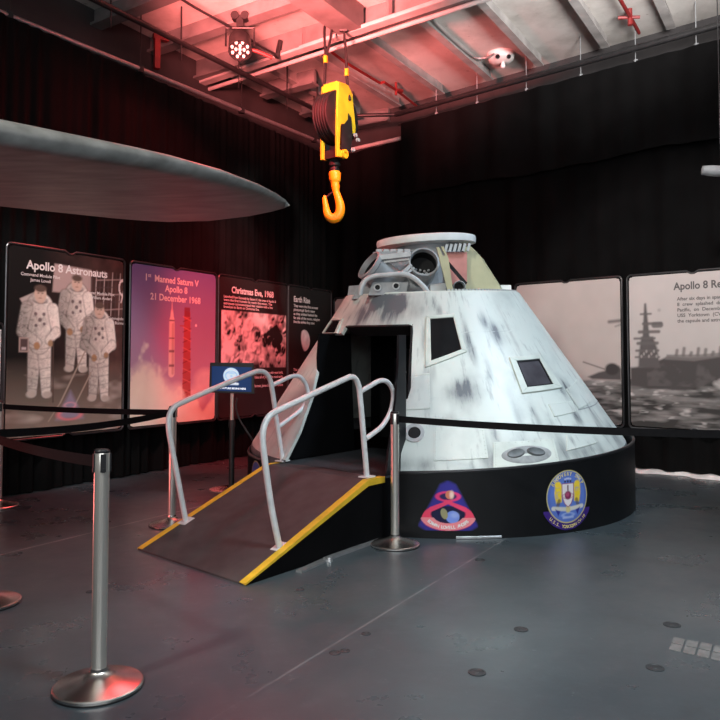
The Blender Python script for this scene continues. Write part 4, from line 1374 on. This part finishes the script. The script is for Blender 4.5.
# oval recovery ship crest
EW, EH = .48, .475
pc = Pic(EW, EH, .0035); cx, cy = EW / 2, .265; rx, ry = .212, .210
d = pc.ell(cx, cy, rx, ry)
pc.c[:] = (.012, .0125, .014)
ban = np.maximum(pc.ell(cx, cy, rx + .06, ry + .055), -(pc.ell(cx, cy, rx + .0, ry + .0)))
banm = (ban < 0) & (pc.v < cy - .10)
pc.put(banm, (.045, .02, .18))
pc.put(pc.soft(d), (.50, .44, .20)); pc.put(pc.soft(d + .010), (.095, .16, .50)); pc.put(pc.soft(d + .035) * .5, (.12, .22, .62))
for s_ in (-1, 1):
    n = pc.noise(20, 20, 9 + s_)
    pc.put(pc.soft(pc.poly([(cx + s_ * .062, cy + .10), (cx + s_ * .13, cy + .105), (cx + s_ * .135, cy + .02), (cx + s_ * .12, cy - .05), (cx + s_ * .065, cy - .04)]), .012) * np.clip(.3 + n * 1.3, 0, 1), (.80, .58, .04))
    pc.put(pc.soft(pc.ell(cx + s_ * .10, cy + .10, .03, .024), .01), (.85, .60, .05))
    pc.put(pc.soft(pc.cap(cx + s_ * .09, cy - .03, cx + s_ * .11, cy - .085, .016), .01) * .7, (.10, .08, .05))
    pc.put(pc.soft(pc.cap(cx + s_ * .125, cy + .13, cx + s_ * .10, cy + .16, .008), .01) * .8, (.6, .62, .7))
    pc.put(pc.soft(pc.cap(cx + s_ * .15, cy - .085, cx + s_ * .01, cy - .10, .016), .01), (.62, .60, .55))
    pc.put(pc.soft(pc.poly([(cx + s_ * .11, cy - .10), (cx + s_ * .13, cy - .09), (cx + s_ * .10, cy - .15), (cx + s_ * .08, cy - .11)]), .01), (.03, .03, .25))
pc.put(pc.soft(pc.cap(cx, cy - .09, cx + .0, cy - .11, .022), .012), (.66, .55, .25))
shd = pc.poly([(cx - .056, cy + .10), (cx + .056, cy + .10), (cx + .056, cy), (cx + .03, cy - .055), (cx, cy - .08), (cx - .03, cy - .055), (cx - .056, cy)])
pc.put(pc.soft(shd - .006), (.30, .05, .12)); pc.put(pc.soft(shd), (.76, .70, .72))
pc.put(pc.soft(pc.ell(cx, cy + .01, .034, .034), .01), (.20, .02, .08)); pc.put(pc.soft(pc.ell(cx - .004, cy + .016, .018, .018), .01) * .7, (.5, .1, .2)); pc.put(pc.soft(pc.cap(cx, cy + .05, cx, cy + .085, .007), .008), (.12, .06, .08))
pc.put(pc.soft(np.abs(pc.ell(cx, cy + .005, .056, .022)) - .003, .006) * .6, (.3, .08, .14))
for k in (-1, 0, 1): pc.put(pc.soft(pc.ell(cx + k * .028, cy + .12, .010, .010), .008), (.03, .03, .08)); 
for k in (-1.5, -.5, .5, 1.5): pc.put(pc.soft(pc.ell(cx + k * .018, cy + .138 + .004 * (1.5 - abs(k)), .009, .007), .008), (.55, .55, .72))
pc.put(pc.soft(np.abs(pc.ell(cx, cy - .145, .055, .016)) - .004, .008) * .8, (.35, .45, .75)); pc.put(pc.soft(pc.cap(cx - .05, cy - .165, cx + .05, cy - .165, .008), .01) * .8, (.4, .48, .72))
pc.mask = (d < .004) | banm
PHB, ZB = -63.3, .022
pc.build('ship_crest', lambda x, y: skmap(PHB, ZB, .004)(x - EW / 2, y), M['emblem'], skt)
mb = MB()
bs = lambda x, y: sk(PHB + degrees(x / SR), ZB + y, .006)
arc_text(mb, 'RECOVERY SHIP', .040, 0, cy, rx - .028, ry - .030, 150, 30, bs, .02, up=True)
arc_text(mb, 'U.S.S. YORKTOWN CV-10', .036, 0, cy, rx + .028, ry + .026, 222, 318, bs, .02, up=False)
obj('crest_lettering', mb, M['txt_gold'], skt, smooth=False, recalc=False)
# blue crest on the far side, left of the walkway
pc = Pic(.34, .36, .006)
d = pc.ell(.17, .18, .16, .17); pc.c[:] = (.5, .44, .2); pc.put(pc.soft(d + .012), (.095, .16, .5)); pc.put(pc.soft(pc.ell(.17, .17, .07, .08)), (.72, .66, .62)); pc.mask = d < .003
pc.build('ship_crest', lambda x, y: skmap(-154.5, .10, .004)(x - .17, y), M['emblem'], skt)

# ------------------------------------------------------------------ ramp, platform, flats
RA, RB = V(-.699, 4.439, 0), V(-1.607, 5.278, 0)
RC = at_z(368, 480.5, .475); RD_ = at_z(266, 464.2, .475)
rdir = V(RC[0] - RA[0], RC[1] - RA[1], 0); rdir /= np.linalg.norm(rdir)
rn = V(rdir[1], -rdir[0], 0)
ramp = thing('entry_ramp', (RA + RB) / 2 + V(.4, .5, 0), 'black sloping ramp with yellow edges and grey tube handrails up to the capsule', 'ramp')
RE = RC + rdir * .19; RF = RD_ + rdir * .19
dn = lambda p: V(p[0], p[1], 0)
mb = MB()
mb.add([RA + V(0, 0, .012), RB + V(0, 0, .012), RD_, RC, RE, RF, RA, RB, dn(RE), dn(RF)],
       [(0, 1, 2, 3), (3, 2, 5, 4), (0, 6, 7, 1), (0, 3, 4, 8, 6), (1, 7, 9, 5, 2), (4, 5, 9, 8), (6, 8, 9, 7)])
mb.mi = [0, 0, 0, 1, 1, 1, 1]
obj('ramp_body', mb, [M['ramp'], M['flat_black']], ramp, smooth=False, recalc=False)
for path in ((RA + V(0, 0, .012), RC, RE + rdir * .02), (RB + V(0, 0, .012), RD_, RF)):
    mb = MB()
    sgn = 1 if path[0][0] > -1 else -1
    ins = -rn * sgn * .05
    vs = []
    for p in path:
        p = np.array(p) + V(0, 0, .004)
        vs += [p + rn * sgn * .006, p + ins, p + ins - V(0, 0, .002), p + rn * sgn * .006 - V(0, 0, .045 if p[2] > .1 else .012)]
    fs = [(0, 1, 2, 3), (8, 11, 10, 9)]
    for i in range(2):
        for k in range(4):
            fs.append((i * 4 + k, i * 4 + (k + 1) % 4, i * 4 + 4 + (k + 1) % 4, i * 4 + 4 + k))
    mb.add(vs, fs); obj('edge_strip', mb, M['yellow'], ramp, smooth=False)

nrm_ramp = np.cross(RC - RA, RB - RA)


def rail(mainpx, looppx, nm='handrail'):
    foot = on_plane(*mainpx[0], RA, nrm_ramp)
    Q = lambda x, y: on_plane(x, y, foot, rn)
    A_ = [Q(*p) for p in mainpx]
    zt = .475
    mb = MB(); mb.tube(smoothpath(A_, 6), .0215, 14)
    o_ = obj(nm, mb, M['galv'], ramp)
    mb = MB(); mb.tube(smoothpath([Q(*p) for p in looppx], 6), .0195, 12); obj('end_loop', mb, M['galv'], o_)
    slope = atan2(RC[2], np.linalg.norm(RC[:2] - RA[:2]))
    rz = atan2(rdir[1], rdir[0])
    mb = MB(); mb.box(A_[0] + V(0, 0, .004), (.10, .09, .010), R=Matrix.Rotation(rz, 3, 'Z') @ Matrix.Rotation(-slope, 3, 'Y')); obj('foot_plate', mb, M['galv'], o_)
    mb = MB(); mb.box(A_[-1] + V(0, 0, .004), (.10, .09, .010), rz); obj('foot_plate', mb, M['galv'], o_)


rail(((280, 547.5), (277.5, 538), (271, 505), (264.7, 460), (262.6, 438), (264, 427), (268, 418), (276, 411.5), (300, 400), (345, 379), (351, 377), (355, 378.3), (358, 384), (360, 396), (365, 455), (366.8, 477)),
     ((360.2, 392), (369, 386.5), (379, 381), (386, 381.2), (391, 386.5), (393.3, 395), (392, 406), (388.5, 416), (382, 426), (375, 432), (365.5, 438.7)))
rail(((186, 521.5), (184, 512), (178, 480), (171, 443), (168.8, 428), (169.3, 416), (173, 408.5), (180, 403.5), (215, 388), (252, 373), (259, 371.2), (265, 372.6), (269.5, 378.5), (272, 389), (278, 430), (282.5, 461)),
     ((271, 386), (281, 381), (291, 376.6), (299, 376.4), (304.5, 382), (307.6, 391), (306.6, 400), (303, 407), (297, 413), (287, 420.5), (278, 427)))

# platform deck into the hatch
plat = thing('walkway_platform', (RE + RF) / 2 * V(1, 1, 0), 'dark carpeted platform between the ramp and the capsule hatch', 'platform')
e0_, f0_ = RE + rdir * .004, RF + rdir * .004
L_ = 1.35
zt = .475
mb = MB(); mb.hexa([dn(f0_), dn(e0_), dn(e0_ + rdir * L_), dn(f0_ + rdir * L_)] + [p - V(0, 0, .012) for p in (f0_, e0_, e0_ + rdir * L_, f0_ + rdir * L_)])
obj('platform_box', mb, M['flat_black'], plat, smooth=False)
mb = MB(); mb.hexa([p - V(0, 0, .012) for p in (f0_, e0_, e0_ + rdir * L_, f0_ + rdir * L_)] + [p + V(0, 0, .001) for p in (f0_, e0_, e0_ + rdir * L_, f0_ + rdir * L_)])
obj('carpet', mb, M['carpet'], plat, smooth=False)

# black flats forming the doorway reveal
Qf = lambda x, y, p0: on_plane(x, y, p0, rn)
p0L = RF + rn * .02
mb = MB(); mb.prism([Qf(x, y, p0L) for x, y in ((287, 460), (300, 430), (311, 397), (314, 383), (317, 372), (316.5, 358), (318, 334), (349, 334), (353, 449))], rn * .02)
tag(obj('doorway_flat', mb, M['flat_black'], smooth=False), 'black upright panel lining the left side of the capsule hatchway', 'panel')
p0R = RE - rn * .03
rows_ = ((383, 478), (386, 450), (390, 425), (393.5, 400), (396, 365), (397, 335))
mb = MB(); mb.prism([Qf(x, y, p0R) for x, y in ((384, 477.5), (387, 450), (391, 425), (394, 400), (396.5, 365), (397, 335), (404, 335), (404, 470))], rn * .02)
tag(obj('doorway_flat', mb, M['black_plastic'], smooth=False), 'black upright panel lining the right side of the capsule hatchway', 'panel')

# aluminium track on the floor beside the ramp
ft = thing('floor_track', at_z(330, 553), 'thin aluminium cable track on the floor along the right side of the ramp', 'track')
t0, t1, t2 = at_z(291, 571), at_z(317, 559.5), at_z(373, 540.5)
ofs = rn * .07
mb = MB(); mb.beam(t0 + ofs + V(0, 0, .008), t1 + ofs + V(0, 0, .008), .05, .014); obj('track_section', mb, M['alu'], ft, smooth=False)
mb = MB(); mb.beam(t1 + ofs + V(0, 0, .012), t2 + rn * .05 + V(0, 0, .012), .034, .022); obj('track_section', mb, M['alu'], ft, smooth=False)
t1 = t1 + ofs
mb = MB(); mb.lathe([(0, .03), (.02, .028), (.026, .0)], t1 + V(.03, .0, .0), (0, 0, 1), 14); obj('end_cap', mb, M['alu'], ft)

# ------------------------------------------------------------------ stanchions and belts
SH = .99


def stanchion(loc, label):
    x, y = loc
    t = thing('barrier_post', (x, y, 0), label, 'barrier post', 'steel belt barrier posts')
    o = V(x, y, 0)
    mb = MB(); mb.lathe([(.178, 0), (.182, .004), (.182, .016), (.176, .021), (.12, .034), (.07, .050), (.045, .062), (.036, .072), (.0335, .085), (.0, .085)], o, (0, 0, 1), 72)
    obj('base', mb, M['steel_base'], t, sharp=25)
    mb = MB(); mb.lathe([(.183, .0), (.1835, .007), (.180, .007)], o, (0, 0, 1), 60); obj('base_rim', mb, M['black_plastic'], t)
    mb = MB(); mb.lathe([(.0315, .08), (.0315, SH - .10), (.0, SH - .10)], o, (0, 0, 1), 36); obj('pole', mb, M['steel'], t)
    mb = MB(); mb.lathe([(.0315, SH - .10), (.0315, SH - .012), (.027, SH - .003), (.0, SH)], o, (0, 0, 1), 36); hd_ = obj('head', mb, M['steel'], t)
    for k in range(4):
        a = k * pi / 2 + .5
        mb = MB(); c = o + V(cos(a) * .031, sin(a) * .031, SH - .055)
        mb.box(c, (.010, .022, .075), a); mb.box(c + V(0, 0, -.03), (.014, .012, .018), a)
        obj('belt_slot', mb, M['black_plastic'], hd_, smooth=False)
    mb = MB(); mb.lathe([(.0322, SH - .014), (.0322, SH - .006), (.026, SH + .001), (0, SH + .002)], o, (0, 0, 1), 30); obj('top_cap', mb, M['black_plastic'], hd_)
    return t


p_front = at_z(98.5, 687.5)[:2]
p_right = at_z(395, 545.5)[:2]
p_ramp = at_z(171.5, 525)[:2]
p_left = at_z(-14, 604)[:2]
p_far = at_z(-2, 507)[:2]
p_off = V(2.34, 4.22)
s0 = stanchion(p_front, 'brushed steel barrier post nearest the viewer, at the lower left')
for p, lb in ((p_right, 'steel barrier post at the top right corner of the ramp, before the capsule skirt'), (p_ramp, 'steel barrier post behind the left handrail of the ramp'), (p_left, 'steel barrier post cut by the left picture edge, only its base rim showing'), (p_far, 'distant steel barrier post at the left edge below the display boards'), (p_off, 'steel barrier post outside the picture on the right holding the long belt')):
    copy_thing(s0, (p[0], p[1], 0), random.uniform(0, 1), lb)


def belt(a, b_, sag, label, za=.935, zb=.935, tw0=0, tw1=0, hh=.048):
    a = V(a[0], a[1], za); b_ = V(b_[0], b_[1], zb)
    d = b_ - a; L = np.linalg.norm(d[:2]); d2 = d / L; n = V(d2[1], -d2[0], 0)
    a = a + d2 * .036; b_ = b_ - d2 * .036
    def s(off):
        def fn(u, v):
            p = a + (b_ - a) * u
            tw = tw0 + (tw1 - tw0) * u
            q = (v - .5) * hh
            return p + V(0, 0, -sag * 4 * u * (1 - u)) + V(0, 0, 1) * q * cos(tw) + n * (q * sin(tw) + off)
        return fn
    mb = MB(); mb.slab(s(.0012), s(-.0012), 24, 2)
    return tag(obj('barrier_belt', mb, M['belt']), label, 'barrier belt', 'black barrier belts')


belt(p_right, p_off, .02, 'long black belt stretched in front of the capsule to the right')
belt(p_front, p_left, .015, 'black belt leaving the nearest post towards the left edge')
belt(p_ramp, p_left, .03, 'black belt sloping across the lower edge of the crew photograph board', zb=.95)
belt(p_ramp, p_far, .01, 'black belt running level across the crew photograph board', zb=.94)

# ------------------------------------------------------------------ monitor stand
my = 7.72
mc = at_y(231.5, 377, my)
mon = thing('monitor_stand', (mc[0], my, 0), 'small monitor with blue picture on a slim floor stand, before the boards', 'monitor')
mb = MB(); P = [at_y(x, y, my) for x, y in ((209, 392.5), (254.5, 394), (253.5, 363), (210, 362.5))]
mb.prism(P, V(0, .035, 0)); obj('housing', mb, M['black_plastic'], mon, smooth=False, bevel=.004)
sw_, sh_ = .425, .262
pc = Pic(sw_, sh_, .004); cx, cy = sw_ * .49, .165
pc.c[:] = (.012, .035, .12); pc.put(np.clip(1 - np.hypot(pc.u - cx, pc.v - .1) / .3, 0, 1) * .3, (.03, .08, .22))
d = pc.ell(cx, cy, .085, .085)
pc.put(pc.soft(d), (.50, .74, .95)); pc.put(pc.soft(d + .012) * pc.noise(9, 7, 3), (.80, .92, 1)); pc.put(pc.soft(np.abs(pc.ell(cx, cy, .06, .05)) - .006, .008) * .5, (.15, .38, .70))
pc.put(pc.soft(pc.ell(cx, cy + .03, .05, .012), .01) * .5, (.2, .45, .75)); pc.put(pc.soft(pc.ell(cx, cy - .005, .014, .014), .01) * .6, (.3, .5, .75))
pc.put(pc.soft(pc.cap(cx - .06, cy - .085, cx + .07, cy - .085, .012), .01) * .9, (.75, .88, 1))
so = at_y(210.5, 392, my - .004); se = at_y(253.5, 393.5, my - .004)
sd = (se - so) / np.linalg.norm(se - so)
so = so + V(0, 0, .016) + sd * .012
pc.build('screen', lambda x, y: so + sd * x + V(0, 0, y), M['screen'], mon)
mb = MB(); put_text(mb, 'THE FUTURE BEGINS HERE', .026, lambda x, y: so + sd * (sw_ * .5 + x) + V(0, -.003, .022 + y), bold=.0008)
obj('caption_text', mb, glow('lit_caption', (.85, .92, 1), .6), mon, smooth=False, recalc=False)
px_, py_ = mc[0] - .0, my + .05
mb = MB(); mb.tube([(px_, py_, .68), (px_, py_, 1.08)], .020, 16); obj('upper_pole', mb, M['steel'], mon)
mb = MB(); mb.tube([(px_, py_, .015), (px_, py_, .72)], .030, 16); mb.tube([(px_, py_, .66), (px_, py_, .74)], .036, 16); obj('lower_pole', mb, M['black_metal'], mon)
mb = MB(); mb.box((px_, py_, 1.17), (.14, .03, .14)); obj('mount_plate', mb, M['black_metal'], mon, smooth=False)
mb = MB(); mb.lathe([(0, .018), (.17, .016), (.205, .008), (.21, 0)], (px_ - .03, py_, 0)); obj('base_plate', mb, M['steel_base'], mon)
cab = [at_y(x, y, 7.76) for x, y in ((237, 398), (236, 408), (239, 418), (244, 427), (252, 439))]
mb = MB(); mb.tube(smoothpath(cab + [at_y(258, 449, 7.8), at_y(262, 462, 7.84), at_y(262, 479, 7.9)], 5), .011, 8)
obj('signal_cable', mb, M['black_plastic'], mon)

# ------------------------------------------------------------------ crane hook
HY = 8.6
H = lambda x, y, dy=0.: at_y(x, y, HY + dy)
hk = thing('crane_hook', H(335, 224) * V(1, 1, 1), 'yellow crane hook block hanging from slings under the ceiling', 'crane hook')
px1 = HY / 720.
hn = V(.80, -.60, 0); hp = V(.60, .80, 0)          # cheek normal, cheek plane direction
hc = H(336.5, 125)
top, bot = H(336, 86)[2], H(336, 161)[2]


def cheek(off, outline):
    return [hc * V(1, 1, 0) + hn * off + hp * a + V(0, 0, bot + (top - bot) * b_) for a, b_ in outline]


outline = [(-.13, .98), (.06, 1.0), (.15, .90), (.17, .72), (.21, .48), (.20, .40), (.14, .38), (.13, .48), (.06, .52), (-.03, .44), (-.09, .42), (-.105, .10), (.0, .10), (.03, .02), (-.15, .0), (-.155, .4), (-.145, .7)]
for off, nm in ((.10, 'cheek_plate'), (-.13, 'cheek_plate')):
    mb = MB(); mb.prism(cheek(off, outline), hn * .035); o_ = obj(nm, mb, M['hook_yellow'], hk, smooth=False, bevel=.006)
mb = MB(); mb.prism(cheek(-.10, [(-.13, .97), (.06, .99), (.06, 1.02), (-.13, 1.0)]), hn * .21); mb.prism(cheek(-.10, [(-.135, .985), (-.11, .985), (-.115, .90), (-.14, .88)]), hn * .21)
obj('top_plate', mb, M['hook_yellow'], hk, smooth=False, bevel=.005)
sc_ = hc * V(1, 1, 0) + V(0, 0, bot + (top - bot) * .56)
mb = MB(); 
for off in (-.075, -.0, .075):
    mb.lathe([(0, -.033), (.31, -.033), (.315, -.02), (.285, -.008), (.285, .008), (.315, .02), (.31, .033), (0, .033)], sc_ + hn * off - hp * .02, hn, 48)
obj('sheave', mb, M['gear_dark'], hk)
mb = MB(); mb.prism(cheek(.136, [(-.08, .44), (-.02, .46), (.05, .54), (.05, .62), (.11, .58), (.135, .40), (.10, .12), (-.08, .12)]), hn * .006); obj('guard_plate', mb, M['black_metal'], hk, smooth=False)
for a, b_ in ((.15, .35), (.10, .14), (.20, .30)):
    p = cheek(.16, [(a, b_)])[0]
    mb = MB(); mb.lathe([(.0, .03), (.022, .03), (.026, 0), (0, 0)], p, hn, 12); obj('bolt', mb, M['gear_light'], hk)
mb = MB(); mb.lathe([(.03, -.02), (.055, -.02), (.055, .02), (.03, .02)], cheek(.14, [(-.02, .06)])[0], hn, 20, close=True); obj('lug', mb, M['hook_yellow'], hk)
mb = MB(); mb.box(hc * V(1, 1, 0) + V(0, 0, bot + .06) - hp * .03, (.24, .16, .1), atan2(hn[1], hn[0])); obj('crosshead', mb, M['gear_dark'], hk, smooth=False)
mb = MB(); mb.lathe([(.055, -.0), (.06, .03), (.05, .06), (.07, .08), (.07, .15)], H(334.5, 172.5), (0, 0, 1), 20); obj('swivel', mb, M['gear_dark'], hk)
hkp = [(334.7, 171.5, 5.2), (334.8, 174, 6.2), (335, 180, 5.8), (335, 183, 4.2), (335.5, 187, 4.2), (336.2, 192, 3.4), (338.2, 198, 3.8), (340, 204.5, 4.4), (340.2, 211, 4.7), (337.8, 216.6, 5.0), (333.2, 218.6, 4.9), (328.8, 216.2, 4.3), (326.6, 211, 3.6), (325.6, 205, 2.9), (324.6, 199, 2.4), (325.2, 195.8, 1.5)]
pts = smoothpath([H(x, y) for x, y, r in hkp], 4)
rad_ = np.interp(np.linspace(0, len(hkp) - 1, len(pts)), range(len(hkp)), [r * px1 for x, y, r in hkp])
mb = MB(); mb.tube(pts, list(rad_), 18); obj('hook', mb, M['hook_orange'], hk)
mb = MB(); mb.tube([H(325.6, 198), H(329, 195), H(334, 191)], .012, 8); obj('safety_latch', mb, M['gear_dark'], hk)
for path, ty in (([(323, 97), (324.5, 85), (325.5, 60), (325.8, 56)], 60), ([(350, 100), (348.5, 95), (347, 80), (345.8, 50), (344.4, 36), (343.6, 24)], 73)):
    mb = MB(); mb.tube([H(x, y, 0 if k else -.05) for k, (x, y) in enumerate(path)], .018, 8); sl_ = obj('sling_leg', mb, M['black_metal'], hk)
    x_ = np.interp(-ty, [-p[1] for p in path], [p[0] for p in path])
    mb = MB(); mb.tube([H(x_, ty - 4), H(x_, ty + 3)], .027, 10); obj('tag', mb, M['hook_yellow'], sl_)
mb = MB(); mb.tube(smoothpath([H(325.8, 57), H(324.6, 40), H(324.8, 27), H(328, 21), H(331.5, 26), H(330.2, 40), H(326.4, 56)], 5), .017, 8); obj('sling_eye', mb, M['black_metal'], hk)
for x, y in ((328.5, 14), (337, 18), (343.5, 23)):
    mb = MB(); mb.tube([H(x - 2, y + 8), H(x - 3, y), H(x, y - 5), H(x + 3, y), H(x + 2, y + 8)], .022, 8); mb.tube([H(x - 4, y + 7), H(x + 4, y + 7)], .026, 8); obj('shackle', mb, M['black_metal'], hk)
mb = MB(); mb.tube([H(326, 9), (H(326, 9)[0], HY, CZ)], .03, 8); mb.tube([H(337, 13), (H(337, 13)[0], HY, CZ)], .03, 8); mb.tube([H(344, 18), (H(344, 18)[0], HY, CZ)], .03, 8); mb.beam(H(324, 9), H(346, 19), .07, .06); obj('hanger', mb, M['black_metal'], hk)

# ------------------------------------------------------------------ aircraft wing
near_px = [(-420, 53), (-200, 86), (0, 117), (89, 135.6), (130, 144), (169, 153), (222, 168), (258, 182), (276, 191.5), (286, 199), (290, 204)]
far_px = [(-420, 170), (-200, 189), (0, 204.5), (115.6, 217), (145, 219.5), (169, 220.8), (209, 220), (249, 215.5), (272, 211), (284, 208), (289.5, 205.5)]
th_ = [.13, .125, .12, .108, .10, .092, .075, .055, .038, .022, .008]
NR = [at_z(x, y, 2.40) for x, y in near_px]; FR = [at_z(x, y, 2.345) for x, y in far_px]
NR[-1] = FR[-1] * .55 + NR[-1] * .45
def wing_pt(i, k, n):
    a, b_, t = NR[i], FR[i], th_[i]
    ch = b_ - a
    ang = 2 * pi * k / n
    c = cos(ang); s_ = sin(ang)
    x = .5 - .5 * c                     # 0 at nose .. 1 at tail
    x = x ** 1.5                        # more sections around the nose
    x0 = min(.45, .075 / max(.05, np.linalg.norm(ch)))
    yt = sqrt(max(0, 1 - (1 - x / x0) ** 2)) if x < x0 else 1 - .80 * ((x - x0) / (1 - x0)) ** 1.4
    z = yt * t * .5 * (1 if s_ > 0 else -1.0)
    if abs(s_) < 1e-9: z = 0
    p = a + ch * x
    zc = (a[2] - t * .42) * (1 - x) + b_[2] * x
    return V(p[0], p[1], zc + z)
nW = 72
NI = [i for i in range(len(NR))]
vs = [wing_pt(i, k, nW) for i in NI for k in range(nW)]
fs = [(i * nW + k, i * nW + (k + 1) % nW, (i + 1) * nW + (k + 1) % nW, (i + 1) * nW + k) for i in range(len(NR) - 1) for k in range(nW)]
fs += [tuple(range(nW)), tuple((len(NR) - 1) * nW + k for k in range(nW))[::-1]]
wg = thing('aircraft_wing', (np.array(vs)[:, 0].mean(), np.array(vs)[:, 1].mean(), 2.2), 'grey aircraft wing tip reaching in from the left edge', 'aircraft wing')
mb = MB(); mb.add(vs, fs); obj('wing_skin', mb, M['wing'], wg, sharp=60)

# ------------------------------------------------------------------ deck fittings
for k, (x, y, r) in enumerate(((477, 672.5, .05), (521, 629.5, .045), (335, 653, .035), (345, 651, .03), (480, 560, .045), (672, 625, .055), (655, 668, .05), (300, 590, .03), (366, 634, .03), (90, 592, .03))):
    p = at_z(x, y)
    mb = MB(); r *= .8
    mb.lathe([(r, 0), (r, .003), (r * .8, .004), (r * .75, .002), (r * .35, .002), (r * .3, .004), (0, .004)], p, (0, 0, 1), 24)
    o_ = tag(obj('tie_down_socket', mb, M['plate']), None, 'deck fitting', 'round tie-down sockets in the deck')
    o_['label'] = ('dark round deck socket in the lower middle, front of the open floor', 'round deck socket left of the grip patch', 'round deck socket beside the white floor seam, larger of the close pair', 'round deck socket beside the white floor seam, smaller of the close pair',
                   'round deck socket close to the capsule skirt', 'round deck socket just above the grip patch', 'round deck socket below the grip patch', 'small deck socket beside the white seam near the ramp foot', 'small deck socket right of the white floor seam', 'small deck socket left of the nearest barrier post')[k]
mb = MB()
q = [at_z(668, 650), at_z(724, 663), at_z(728, 648), at_z(673, 637)]
for i in range(2):
    for j in range(4):
        f = lambda a, b_: (q[0] * (1 - a) + q[1] * a) * (1 - b_) + (q[3] * (1 - a) + q[2] * a) * b_
        a0, a1, b0_, b1_ = j / 4 + .02, (j + 1) / 4 - .02, i / 2 + .03, (i + 1) / 2 - .03
        P = [f(a0, b0_), f(a1, b0_), f(a1, b1_), f(a0, b1_)]
        mb.prism([p + V(0, 0, .0005) for p in P], V(0, 0, .003))
tag(obj('grip_patch', mb, M['tape'], smooth=False), 'grey chequered grip patch on the floor at the lower right', 'floor patch')

# ------------------------------------------------------------------ lights
def lamp(kind, name, loc, target, energy, col, **k):
    l = bpy.data.lights.new(name, kind); l.energy = energy; l.color = col
    for a, b_ in k.items(): setattr(l, a, b_)
    o = bpy.data.objects.new(name, l); COL.objects.link(o); o.location = loc
    o.rotation_euler = (Vector(target) - Vector(loc)).to_track_quat('-Z', 'Y').to_euler()
    return o


RED = (1, .06, .065)
PINK = (1, .19, .175)
lamp('SPOT', 'white_key', (-3.2, .5, 5.3), (1.1, 6.0, .6), 740, (1, .96, .86), spot_size=radians(52), spot_blend=.6, shadow_soft_size=.25)
lamp('SPOT', 'cool_spot', (4.2, 4.6, 5.4), (1.4, 7.2, 1.4), 700, (.66, .83, 1), spot_size=radians(44), spot_blend=.6, shadow_soft_size=.5)
lamp('SPOT', 'right_board_fill', (1.2, 3.5, 5.4), (3.9, 8.9, 1.5), 720, (1, .92, .9), spot_size=radians(42), spot_blend=.6, shadow_soft_size=.2)  # unseen spot without a fixture, lifts the ship boards
lamp('SPOT', 'stage_red', tuple(lp + ldir * .15), tuple(lp + ldir * .15 + V(-.15, -.1, -1)), 120, RED, spot_size=radians(150), spot_blend=.5, shadow_soft_size=.1)
lamp('SPOT', 'red_wash', (-.3, 7.3, 5.0), (-1.5, 10.2, 1.6), 1000, RED, spot_size=radians(50), spot_blend=.7, shadow_soft_size=.15)
lamp('SPOT', 'red_uplight', (-1.3, 5.9, 4.3), (-.7, 8.4, 5.9), 2900, PINK, spot_size=radians(76), spot_blend=.8, shadow_soft_size=.3)
lamp('AREA', 'red_wing_fill', (-3.6, 4.9, .25), (-1.2, 5.3, 2.4), 14, PINK, size=.5)  # unseen red lamp added low at the left to light the wing underside
lamp('SPOT', 'ceiling_fill', (2.8, 5.2, 4.3), (2.8, 7.6, 5.9), 950, (1, .94, .92), spot_size=radians(76), spot_blend=.8, shadow_soft_size=.4)  # added lamp with no fixture, brightens the right part of the ceiling
lamp('AREA', 'rear_fill', (.5, -2.6, 3.2), (.3, 6, .6), 170, (.93, .97, 1), shape='RECTANGLE', size=7, size_y=2.5)  # fill panel added behind the camera, also gives the steel posts streaks
lamp('SPOT', 'hook_fill', (1.6, 4.2, 5.5), (-.3, 8.6, 3.9), 800, (1, .98, .9), spot_size=radians(20), spot_blend=.5, shadow_soft_size=.15)  # narrow white beam put in so the hook block reads yellow
lamp('SPOT', 'crew_board_fill', (-2.0, 3.6, 5.4), (-3.2, 7.8, 1.5), 640, (1, .93, .88), spot_size=radians(24), spot_blend=.6, shadow_soft_size=.2)  # added beam, no lamp modelled, to brighten the crew board
lamp('SPOT', 'floor_fill', (1.7, 1.8, 5.6), (.5, 4.3, 0), 720, (.84, .94, 1), spot_size=radians(60), spot_blend=.8, shadow_soft_size=.4)  # invented downlight that brightens the open floor
lamp('AREA', 'leak_fill', (4.6, 9.1, .9), (4.3, 8.7, 0), 60, (1, .97, .92), size=.5)  # hidden lamp added to light the white strip under the hem

w = bpy.data.worlds.new('dim_hall'); SC.world = w; w.use_nodes = True
bg = w.node_tree.nodes['Background']; bg.inputs[0].default_value = (.75, .8, .9, 1); bg.inputs[1].default_value = .045
SC.view_settings.view_transform = 'Standard'
SC.view_settings.look = 'None'
SC.view_settings.gamma = 1
SC.view_settings.use_curve_mapping = False
SC.view_settings.exposure = .42
